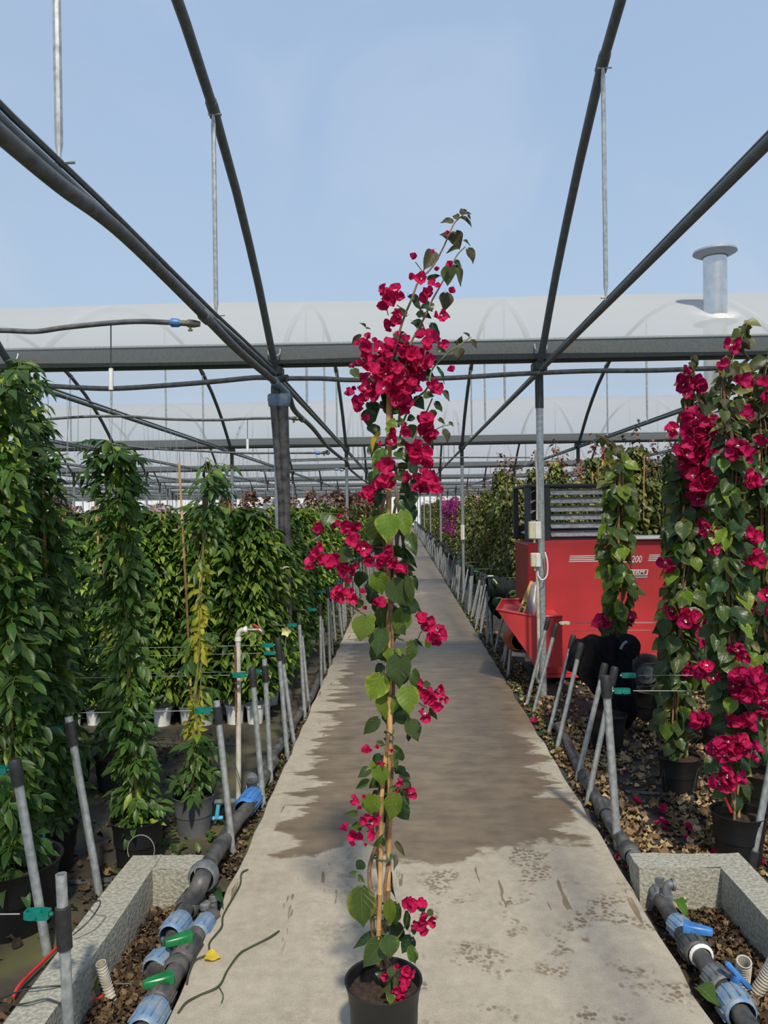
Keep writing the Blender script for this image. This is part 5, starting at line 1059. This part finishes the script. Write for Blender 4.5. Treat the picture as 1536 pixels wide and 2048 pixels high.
# ------------------------------------------------------------------ near jasmine columns on the left
def jas_plant(label, base, D, r, h, spine, nleaf, nstuff, canes=(), potm=M_pot, seed=0, yellow=None, Lpx=(48, 75)):
    q = random.Random(seed); c = G(*base, GZ); c = Vector((A(base[0], base[1], D).x, D, GZ)); t = thing('potted_jasmine', label, 'plant', c); pot_parts(t, c, r, h, potm, seed=seed)
    Pt = lambda x, y, dd=0.: A(x, y, D+dd)
    for cn in canes: cane(t, [Pt(*p) for p in cn], .007)
    st = MB()
    for k in range(4):
        pts = catmull([Pt(x+q.uniform(-.4, .4)*w_, y, q.uniform(-.05, .05)) for (x, y, w_) in spine], 5); n = len(pts); st.tube(pts, [.004*(1-.6*j/n) for j in range(n)], 5)
    obj('stem', st, M_gstem, t)
    wts = [abs(a[1]-b[1])*(a[2]+b[2]) for a, b in zip(spine, spine[1:])]
    def one():
        j = q.choices(range(len(wts)), wts)[0]; f = q.random(); (x0, y0, w0), (x1, y1, w1) = spine[j], spine[j+1]; return x0+(x1-x0)*f, y0+(y1-y0)*f, w0+(w1-w0)*f
    for i in range(nleaf):
        x, y, w_ = one(); a = q.uniform(0, 2*pi); u = q.random()**.7; L = q.uniform(*Lpx)/F*D*.9
        p = Pt(x+w_*u*cos(a)*.6, y, w_*u*sin(a)*.7/F*D); dr = Vector((cos(a)+q.uniform(-.4, .4), sin(a)+q.uniform(-.4, .2), q.uniform(-.7, .35))); nn = Vector((q.uniform(-.4, .4), -.5, 1))
        if yellow and yellow[0] < y < yellow[1] and q.random() < yellow[2]: link('leaf', JY[i % 2], t, frame(p, Vector((q.uniform(-.5, .5), -.2, -1)), Vector((q.uniform(-.5, .5), -1, .2)), L*.8, L*.8))
        else: link('leaf', JL[i % 6], t, frame(p, dr, nn, L, L))
    Ms = []
    for i in range(nstuff):
        x, y, w_ = one(); a = q.uniform(0, 2*pi); u = q.random(); p = Pt(x+w_*u*cos(a)*.75, y, (.02 + w_*u*sin(a)*.7/F*D)); L = q.uniform(22, 40)/F*D
        Ms.append(np.array(frame(p, Vector((cos(a), sin(a), q.uniform(-.9, .3))), Vector((q.uniform(-.4, .4), -.4, 1)), L, L)))
    tag(link('inner_foliage', scatter('inner_foliage', [(*LT_l, Ms, 0)], [F_jas]), t, Matrix.Identity(4)), kind='stuff'); return t
jas_plant('big leafy jasmine at the left edge in the nearest black pot', (25, 1860), 2.95, .19, .26, [(15, 1740, 45), (15, 1640, 55), (20, 1500, 55), (15, 1350, 60), (10, 1200, 70), (0, 1050, 70), (-5, 900, 65), (0, 800, 50), (10, 740, 30)], 300, 1500, [[(30, 1700), (10, 1000)]], seed=11, Lpx=(48, 78))
jas_plant('jasmine just right of the left-edge one with a tall brown cane', (97, 1735), 3.4, .135, .20, [(95, 1640, 32), (100, 1560, 44), (90, 1450, 55), (90, 1300, 50), (80, 1150, 50), (72, 1000, 42), (64, 900, 40), (50, 800, 30), (40, 720, 10)], 300, 1100, [[(105, 1640), (100, 1400), (92, 1150), (84, 900)]], seed=12, Lpx=(40, 64))
jas_plant('jasmine column in a black pot beyond the corner of the curb', (277, 1722), 3.45, .122, .22, [(275, 1645, 32), (272, 1600, 36), (266, 1500, 24), (260, 1400, 18), (252, 1280, 24), (245, 1180, 32), (240, 1100, 22), (236, 1020, 36), (228, 950, 46), (225, 900, 42), (215, 880, 12)], 240, 650, [[(275, 1650), (262, 1400), (250, 1200), (240, 1000)]], seed=13, Lpx=(38, 62))
jas_plant('yellowing jasmine on a bare cane in a grey pot', (388, 1655), 3.8, .105, .195, [(385, 1575, 26), (388, 1540, 34), (392, 1480, 22), (392, 1400, 18), (395, 1300, 20), (398, 1200, 18), (402, 1120, 14), (410, 1040, 30), (418, 980, 36), (418, 930, 28), (415, 915, 10)], 120, 120, [[(385, 1585), (395, 1280), (408, 1080), (416, 960)]], potm=M_pot_grey, seed=14, yellow=(1100, 1470, .85), Lpx=(34, 56))
jas_plant('short jasmine in a dark pot behind the yellowing one', (230, 1560), 4.4, .12, .2, [(230, 1500, 24), (225, 1420, 26), (225, 1300, 26), (220, 1150, 26)], 60, 150, [[(228, 1500), (190, 1000)]], seed=15, Lpx=(30, 50))
jas_plant('jasmine in a dark pot behind the tall brown cane', (140, 1580), 4.3, .12, .2, [(140, 1520, 30), (140, 1420, 34), (135, 1300, 34), (130, 1150, 34), (130, 1040, 30)], 80, 200, [[(140, 1520), (118, 1050)]], seed=16, Lpx=(30, 50))
t = thing('bare_cane', 'pale bamboo cane standing bare above the hedge left of centre', 'cane', A(372, 1200, 4.4)); cane(t, [G(390, 1555, GZ), A(372, 1180, 4.4), A(358, 925, 4.4)], .007)
tag(obj('plant_label', MB().box(A(70, 1477, 3.0), (.022, .002, .09), Matrix.Rotation(radians(10), 3, 'Y')), M_white), 'white plastic tag hanging in the left-edge jasmine', 'tag')
tag(obj('plant_label', MB().box(A(1433, 1509, 3.3), (.05, .002, .018), Matrix.Rotation(radians(-15), 3, 'Y')), M_white), 'small white tag among the low crimson flowers', 'tag')
tag(obj('marker_stick', MB().tube([A(1463, 1625, 3.42), A(1450, 1595, 3.42)], .006, 6), M_redplastic), 'red stick in the nearest right pot', 'stick')
tag(obj('marker_stick', MB().tube([A(86, 1695, 3.2), A(88, 1665, 3.2)], .005, 6), M_lightblue), 'light blue stick by the left black pot', 'stick')

# ------------------------------------------------------------------ rows of plants further back (copies share meshes)
potw = MB(); potw.lathe([(.060, 0), (.069, .10), (.072, .118), (.079, .122), (.080, .145), (.075, .144), (.066, .115), (.0, .115)], n=18); potw_me = potw.mesh('pot', M_pot_white)
potb = MB(); potb.lathe([(.09, 0), (.105, .15), (.112, .17), (.118, .175), (.118, .2), (.112, .2), (.1, .17), (0, .17)], n=20); potb_me = potb.mesh('pot', M_pot)
cane_me = MB().tube([(0, 0, .12), (.01, 0, .8), (-.01, .01, 1.62)], .006, 6).mesh('cane', M_cane)
cane_me2 = MB().tube([(0, 0, .12), (.01, 0, 1.2), (-.01, .01, 2.1)], .007, 6).mesh('cane', M_cane)
def fol(kind, seed):
    global rng
    rng = np.random.default_rng(seed)
    if kind == 'jas': return scatter('foliage', [(*LT_l, column_leaves(1500, .22, 1.58, .21, .085, .25, 1.15), 0)], [F_jas])
    if kind == 'jasw': return scatter('foliage', [(*LT_l, column_leaves(1300, .22, 1.6, .21, .085, .3, 1.15), 0), (*LT_h, column_leaves(70, 1.1, 1.68, .22, .055, -.4, 1.1), 1)], [F_jas, F_white])
    if kind == 'boug': return scatter('foliage', [(*LT_h, column_leaves(850, .22, 2.2, .19, .07, .8, .85, .6), 0), (*LT_h, column_leaves(30, 1.9, 2.5, .07, .05, .5, .85), 1)], [F_boug, F_red])
    if kind == 'bougr': return scatter('foliage', [(*LT_h, column_leaves(800, .22, 2.15, .19, .07, .8, .85, .6), 0), (*LT_h, column_leaves(90, 1.7, 2.35, .12, .055, .2, .9), 1)], [F_boug, F_redfl])
    if kind == 'red': return scatter('foliage', [(*LT_h, column_leaves(500, .2, 1.6, .20, .08, .5, .85), 0), (*LT_h, column_leaves(300, 1.3, 1.85, .20, .07, .3, .85), 1)], [F_boug, F_red])
    if kind == 'mag': return scatter('foliage', [(*LT_h, column_leaves(500, .22, 1.8, .2, .08, .8, .85), 0), (*LT_h, column_leaves(600, 1.0, 2.15, .24, .07, .1, .9), 1)], [F_boug, F_mag])
FOL = {'jas': [fol('jas', i) for i in range(5)], 'jasw': [fol('jasw', 10+i) for i in range(2)], 'boug': [fol('boug', 20+i) for i in range(5)], 'bougr': [fol('bougr', 30+i) for i in range(2)], 'red': [fol('red', 40+i) for i in range(3)], 'mag': [fol('mag', 50+i) for i in range(2)]}
LAB = {'jas': ('potted_jasmine', 'green jasmine on a cane in a white pot, packed in the left block', 'staked jasmines of the left block'),
       'jasw': ('potted_mandevilla', 'staked climber with pale pink flowers among the left jasmines', 'pale pink climbers of the left block'),
       'boug': ('potted_bougainvillea', 'tall olive-green bougainvillea column in the block behind the heater', 'bougainvillea columns of the right block'),
       'bougr': ('potted_bougainvillea', 'bougainvillea column with orange-red tips in the right block', 'red-tipped columns of the right block'),
       'red': ('potted_shrub', 'low reddish shrub at the far end of the left block', 'reddish plants behind the left jasmines'),
       'mag': ('potted_bougainvillea', 'magenta-purple flowering column far down the right side', 'magenta columns far right of the path')}
def row_plant(kind, x, y, sc, parts=True, lab2=None):
    nm, lab, grp = LAB[kind]
    if lab2: lab = lab2
    t = thing(nm, lab, 'plant', (x, y, GZ), grp); t.rotation_euler = (0, 0, random.uniform(0, 6.28)); t.scale = (sc*random.uniform(.92, 1.08),)*2 + (sc,)
    L = FOL[kind]; its = [('foliage', random.choice(L)), ('pot', potw_me if kind in ('jas', 'jasw') else potb_me)]
    if parts: its += [('cane', cane_me if kind in ('jas', 'jasw', 'red') else cane_me2)]
    for n_, me in its:
        o = bpy.data.objects.new(n_, me); C.objects.link(o); o.parent = t
        if n_ == 'foliage': o['kind'] = 'stuff'
        if n_ == 'cane': o.rotation_euler = (random.uniform(-.07, .07), random.uniform(-.07, .07), 0)
rp_ = random.Random(5); nL = nR = 0
# left block
y = 5.75
while y < 9.2:
    x = -1.16
    while x > -(.62*y+.3):
        k_ = int(round((-1.16-x)/.175)); fr1 = y < 5.8
        row_plant('jas' if fr1 or rp_.random() > .06 else 'jasw', x+rp_.uniform(-.03, .03), y+rp_.uniform(-.04, .04), rp_.uniform(.93, 1.06)*1.0, True, 'front-row jasmine in a white pot, %s going left from the path' % ORD[min(k_, 9)] if fr1 and k_ < 9 else ('front-row jasmine in a white pot at the far left, behind the nearest jasmines' if fr1 else None)); nL += 1
        x -= .175 if y < 5.8 else (.26 if y < 7 else .36)
    y += .3 if y < 7 else .5
while y < 60:
    x = -1.15; dep = 2.2 if y < 20 else 1.5
    while x > -1.15-dep or (y > 14 and x > -.62*y and int(y*10) % 7 == 0):
        kd = 'jas' if y < 13 else ('red' if rp_.random() < (.55 if y > 18 else .3) else ('jasw' if rp_.random() < .2 else 'jas'))
        if y < 17 and x > -2.2 and rp_.random() < .3: kd = 'jasw'
        row_plant(kd, x+rp_.uniform(-.05, .05), y, rp_.uniform(.95, 1.08)*(1.0 if y < 14 else 1.06), y < 16); nL += 1; x -= .5 if x > -3 else .9
    y += .55+.025*y
# distant bands seen over the hedge
for yb in (16, 20, 26, 36):
    x = -2.5
    while x > -.62*yb-1: row_plant('red' if rp_.random() < .6 else 'jas', x, yb+rp_.uniform(-.5, .5), rp_.uniform(.98, 1.12), False); x -= .7+.03*yb; nL += 1
# right block
y = 8.45
while y < 14:
    x = 1.95 if y < 11 else 1.75
    while x < .60*y+.4:
        row_plant('bougr' if rp_.random() < .12 else 'boug', x+rp_.uniform(-.04, .04), y+rp_.uniform(-.05, .05), rp_.uniform(.85, 1.06)); nR += 1; x += .36 if y < 9.2 else .62
    y += .55
while y < 62:
    x = 1.62; dep = 1.7
    while x < 1.62+dep:
        kd = 'mag' if (16.5 < y < 18.2 or 21 < y < 30) and rp_.random() < .85 else ('bougr' if rp_.random() < .1 else 'boug')
        row_plant(kd, x, y, rp_.uniform(.80, .95), y < 18); nR += 1; x += .55
    y += .5+.03*y
for (x, y, l_) in ((3.45, 7.0, 'tight against the fan side'), (3.75, 7.4, 'behind the fan side'), (3.5, 6.45, 'a step in front of the fan side'), (2.75, 6.1, 'behind the huge crimson cluster'), (3.2, 5.8, 'behind the nearest right plant'), (3.6, 5.9, 'at the right edge'), (4.0, 7.9, 'furthest right beyond the heater')): row_plant('boug', x, y, rp_.uniform(.85, .98), True, 'bushy bougainvillea column beside the heater, '+l_)
print('ROW PLANTS', nL, nR)

# ------------------------------------------------------------------ jacket, bag, distant worker
def drape(name, label, cat, pts_top, drops, m_, D, thick=.05, seed=0, extra=None):
    """cloth hung over a line of points: front and back falls joined over the top, with folds"""
    q = random.Random(seed); ph = [q.uniform(0, 6) for _ in range(4)]; top = catmull([A(x, y, D) for x, y in pts_top], 10); n = len(top); dz = []
    dr = catmull([Vector((d, 0, 0)) for d in drops], max(1, (n-1)//(len(drops)-1))); dr = [v.x for v in dr]; dr = (dr+[dr[-1]]*n)[:n]
    vs = []; R_ = 14
    for i, p in enumerate(top):
        u = i/(n-1)
        for j in range(-R_, R_+1):
            v = j/R_; s_ = 1 if v >= 0 else -1; f = abs(v); fold = .028*sin(u*19+ph[0]+f*1.5)*f+.014*sin(u*41+ph[1])*f
            yy = -s_*(thick*min(1, f*4)**.6) + fold*(1 if s_ > 0 else .4); zz = -dr[i]*f**1.05*(1 if s_ > 0 else .8)
            vs.append(p+Vector((.03*sin(f*5+ph[2]+u*3)*f, yy, zz+.01*sin(u*23+ph[3]))))
    m2 = 2*R_+1; fs = [(i*m2+j, i*m2+j+1, (i+1)*m2+j+1, (i+1)*m2+j) for i in range(n-1) for j in range(m2-1)]
    t = thing(name, label, cat, top[n//2]); mb = MB(); mb.add(vs, fs); o = obj('shell', mb, m_, t); s = o.modifiers.new('t', 'SOLIDIFY'); s.thickness = .008; return t, top
t, top = drape('black_jacket', 'black jacket hung over the stakes in front of the heater', 'jacket', [(1149, 1282), (1165, 1274), (1195, 1270), (1225, 1273), (1248, 1280), (1262, 1290)], [.22, .30, .48, .62, .58, .34], M_black_cloth, 5.35, .06, 2)
obj('sleeve', MB().tube(catmull([A(1160, 1288, 5.25), A(1152, 1305, 5.25), A(1147, 1325, 5.27), A(1143, 1340, 5.28)], 6), [.05]*8+[.045]*11, 12), M_black_cloth, t)
obj('sleeve', MB().tube(catmull([A(1245, 1282, 5.3), A(1257, 1282, 5.25), A(1266, 1290, 5.2), A(1263, 1302, 5.2), A(1252, 1310, 5.2)], 6), [.04, .045]+[.05]*22+[.04], 12), M_black_cloth, t)
obj('lining', MB().tube(catmull([A(1241, 1298, 5.15), A(1247, 1288, 5.14), A(1254, 1283, 5.14)], 5), .010, 6), mat('grey_lining', (.18, .22, .26), .8), t)
Dg = G(980, 1292, GZ).y
t, top = drape('hanging_bag', 'dark bag with lime green straps hung on the stakes', 'bag', [(974, 1154), (985, 1152), (1000, 1153), (1015, 1158), (1030, 1163)], [.30, .42, .48, .45, .30], M_bag_cloth, Dg, .12, 5)
obj('strap', MB().tube(catmull([A(986, 1158, Dg-.15), A(991, 1163, Dg-.16), A(994, 1168, Dg-.17)], 4), .009, 6), M_lime, t)
obj('strap', MB().tube(catmull([A(992, 1197, Dg-.17), A(1000, 1196, Dg-.18), A(1011, 1201, Dg-.18)], 4), .010, 6), M_lime, t)
obj('strap', MB().tube(catmull([A(1018, 1196, Dg-.18), A(1020, 1187, Dg-.19), A(1026, 1183, Dg-.19), A(1033, 1186, Dg-.18), A(1030, 1192, Dg-.18), A(1022, 1194, Dg-.18)], 4), .018, 8), M_lime, t)
obj('hood', MB().tube(catmull([A(985, 1200, Dg-.12), A(998, 1205, Dg-.13), A(1010, 1208, Dg-.12)], 4), [.03, .05, .06, .07, .07, .06, .06, .05, .04], 12), M_olive, t)
obj('clasp', MB().box(A(981, 1152, Dg-.06), (.07, .02, .015), bev=.004), M_white, t)

def person():
    y0 = 24.; x0 = A(801, 1110, y0).x; t = thing('person', 'distant worker in dark clothes walking on the path behind the plant', 'person', (x0, y0, 0))
    J = {'pelvis': (0, 0, .92), 'waist': (0, 0, 1.08), 'chest': (0, -.02, 1.30), 'neck': (0, -.02, 1.46), 'head': (0, -.04, 1.56), 'crown': (0, -.03, 1.70),
         'hl': (-.10, 0, .88), 'kl': (-.11, -.16, .50), 'al': (-.11, -.05, .09), 'tl': (-.11, -.20, .04), 'hr': (.10, 0, .88), 'kr': (.11, .03, .48), 'ar': (.11, .28, .12), 'tr': (.11, .16, .04),
         'sl': (-.19, -.02, 1.40), 'el': (-.25, .08, 1.13), 'wl': (-.23, -.02, .89), 'fl': (-.22, -.05, .80), 'sr': (.19, -.02, 1.40), 'er': (.25, -.06, 1.13), 'wr': (.23, -.2, .93), 'fr': (.22, -.26, .86)}
    E_ = [('pelvis', 'waist', .15), ('waist', 'chest', .17), ('chest', 'neck', .06), ('neck', 'head', .085), ('head', 'crown', .08), ('pelvis', 'hl', .10), ('hl', 'kl', .065), ('kl', 'al', .045), ('al', 'tl', .04), ('pelvis', 'hr', .10), ('hr', 'kr', .065), ('kr', 'ar', .045), ('ar', 'tr', .04), ('chest', 'sl', .07), ('sl', 'el', .045), ('el', 'wl', .033), ('wl', 'fl', .03), ('chest', 'sr', .07), ('sr', 'er', .045), ('er', 'wr', .033), ('wr', 'fr', .03)]
    nm = list(J); me = bpy.data.meshes.new('body'); me.from_pydata([Vector(J[k])+Vector((x0, y0, 0)) for k in nm], [(nm.index(a), nm.index(b)) for a, b, _ in E_], [])
    o = link('body', me, t); sk_ = o.modifiers.new('s', 'SKIN'); rad = {'pelvis': .14}; rad.update({b: r for _, b, r in E_}); 
    for i, k in enumerate(nm): me.skin_vertices[0].data[i].radius = (rad[k], rad[k]); me.skin_vertices[0].data[i].use_root = (k == 'pelvis')
    sb = o.modifiers.new('b', 'SUBSURF'); sb.levels = 1; sb.render_levels = 1; me.materials.append(mat('navy_work_clothes', (.018, .02, .03), .9))
    P0 = Vector((x0, y0, 0)); hd = MB(); hd.lathe([(0, -.11), (.055, -.10), (.078, -.03), (.085, .03), (.07, .09), (0, .12)], P0+Vector((0, -.045, 1.59)), n=14); obj('face', hd, mat('skin', (.42, .24, .16), .6), t)
    hr = MB(); hr.lathe([(.09, .0), (.092, .04), (.078, .10), (0, .13)], P0+Vector((0, -.03, 1.60)), n=14); obj('hair', hr, M_ink, t)
    vt = MB(); vt.lathe([(.15, 0), (.17, .1), (.185, .3), (.14, .42), (.07, .45)], P0+Vector((0, -.01, 1.0)), n=18); vt.v = [(P0.x+(v[0]-P0.x)*1.05, P0.y+(v[1]-P0.y)*.72, v[2]) for v in vt.v]; obj('jacket', vt, mat('grey_blue_jacket', (.10, .12, .15), .9), t)
    b_ = P0+Vector((.26, -.2, .62)); bg_ = MB().box(b_, (.16, .22, .3), bev=.04); bg_.tube(catmull([b_+Vector((0, -.05, .14)), b_+Vector((0, 0, .24)), b_+Vector((0, .05, .14))], 4), .01, 6)
    tag(obj('red_bag', bg_, M_heater), 'small red bag carried by the distant worker', 'bag')
person()

# ------------------------------------------------------------------ litter, weeds, fallen bracts
rng = np.random.default_rng(3)
def litter(name, label, n, xr_, yr_, z, size, mats, lt=LT_dry, clump=0., upright=.25):
    P = np.stack([rng.uniform(*xr_, n), yr_[0]+(yr_[1]-yr_[0])*rng.random(n)**1.3, np.full(n, z)], 1)
    if clump:
        cx = rng.uniform(*xr_, 26); cy = rng.uniform(*yr_, 26); k = rng.random(n) < clump; idx = rng.integers(0, 26, n)
        P[k, 0] = np.clip(cx[idx[k]]+rng.normal(0, .14, k.sum()), *xr_); P[k, 1] = np.clip(cy[idx[k]]+rng.normal(0, .18, k.sum()), *yr_)
    P[:, 2] += rng.random(n)*.018
    a = rng.random(n)*2*pi; D = np.stack([np.cos(a), np.sin(a), rng.normal(0, upright, n)], 1); Nn = np.stack([rng.normal(0, .35, n), rng.normal(0, .35, n), np.ones(n)], 1); s = size*rng.uniform(.5, 1.2, n)
    return tag(link(name, scatter(name, [(*lt, np_frames(P, D, Nn, s*.85, s), 0)], mats)), label, 'litter', None, 'stuff')
litter('leaf_litter', 'pale dry leaves strewn over the dark cover of the right bed', 7500, (1.02, 3.6), (3.3, 7.2), GZ+.004, .046, [F_litter], clump=.6)
litter('leaf_litter', 'dry leaves along the right edge of the path', 2200, (.975, 1.22), (3.27, 12), GZ+.006, .038, [F_litter])
litter('leaf_litter', 'dry leaves outside the right curb', 900, (1.46, 2.4), (2.0, 3.6), GZ+.004, .042, [F_litter], clump=.5)
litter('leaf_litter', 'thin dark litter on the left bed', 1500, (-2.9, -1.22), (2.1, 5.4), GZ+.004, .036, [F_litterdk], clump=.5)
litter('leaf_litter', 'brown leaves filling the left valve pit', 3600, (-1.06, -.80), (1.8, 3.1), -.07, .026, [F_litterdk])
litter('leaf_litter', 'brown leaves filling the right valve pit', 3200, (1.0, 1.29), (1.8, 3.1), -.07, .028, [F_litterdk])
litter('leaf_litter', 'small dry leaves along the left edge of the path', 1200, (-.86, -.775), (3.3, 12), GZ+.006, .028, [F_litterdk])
litter('weeds', 'small green weeds along the right edge of the path', 700, (.975, 1.06), (5.0, 16), GZ+.006, .045, [F_weed], LT_o, upright=.8)
litter('weeds', 'small green weeds along the left edge of the path', 500, (-.85, -.785), (4.2, 14), GZ+.006, .04, [F_weed], LT_o, upright=.8)
litter('weeds', 'green shoots between the grey pot and the drain pipe', 160, (-1.35, -.95), (3.35, 4.2), GZ+.01, .05, [F_weed], LT_o, upright=.9)
for i, (x, y, m_, sz, lab) in enumerate([(1322, 1620, 'f', .04, 0), (1325, 1650, 'f', .045, 0), (1377, 1657, 'f', .035, 0), (1275, 1603, 'f', .035, 0), (1250, 1545, 'f', .03, 0), (1432, 1707, 'f', .035, 0), (1240, 1713, 'f', .035, 0), (1258, 1733, 'f', .035, 0), (1290, 1780, 'f', .03, 0), (1520, 1726, 'f', .04, 0), (1376, 1678, 'f', .03, 0), (1068, 1445, 'f', .05, 0), (1262, 1440, 'f', .04, 0)]):
    p = G(x, y, GZ+.02); tag(link('fallen_bract', BR[i % 5], None, Matrix.Translation(p) @ Matrix.Rotation(i, 4, 'Z') @ Matrix.Rotation(.5, 4, 'X') @ Matrix.Diagonal((sz*1.5,)*3+(1,))), 'crimson bract fallen on the ground of the right bed', 'petal', 'fallen crimson bracts')
for (x0, y0, x1, y1, wd, kd, z, lab) in ((1288, 1722, 1336, 1742, .055, 'v', .03, 'chewed green leaf on the corner of the right pit'), (1352, 1800, 1375, 1825, .05, 'v', .0, 'half-brown green leaf beside the right pit pipe'), (1398, 1975, 1440, 2005, .06, 'v', .02, 'white-marked green leaf lying on the right pit pipe'), (1345, 1845, 1375, 1832, .02, 'g', .02, 'narrow curled green leaf above the blue lever'), (412, 1912, 440, 1912, .045, 'y', .012, 'yellow leaf on the path edge by the tendril'), (185, 1945, 190, 1975, .04, 'g', -.0, 'green leaf beside the white corrugated hose'), (1082, 1470, 1098, 1462, .05, 'd', .0, 'dark green leaf at the right path edge by the third stake'), (1185, 1610, 1178, 1600, .05, 'y', .0, 'yellowish leaf at the foot of the crossing stake'), (430, 1780, 445, 1800, .03, 'd', .05, 'small dark leaf by the pit stoppers')):
    a, b = G(x0, y0, z), G(x1, y1, z+.005); L = (b-a).length; tag(link('fallen_leaf', HL[kd][1], None, frame(a, b-a, (0, -.2, 1), wd/.9, L)), lab, 'leaf')
# yellow flower left of path
t = thing('yellow_flower', 'pale yellow flower among the jasmines by the path edge', 'flower', A(573, 1262, 5.3))
p = A(573, 1262, 5.3); yf = mat('pale_yellow_petal', (.72, .70, .30), .6, trans=.3)
for k in range(5):
    a = 2*pi*k/5; mb = MB(); vs, fs, _ = leaf_template(3, 2, 'ovate', .2, -.2, .02); M4 = frame(p, (cos(a), -.5, sin(a)), (0, -1, 0), .05, .05); mb.add(xf(vs, M4), fs); obj('petal', mb, yf, t)

obj('stem', MB().tube(catmull([G(560, 1440, GZ), A(566, 1350, 5.3), p], 5), .003, 5), M_gstem, t)
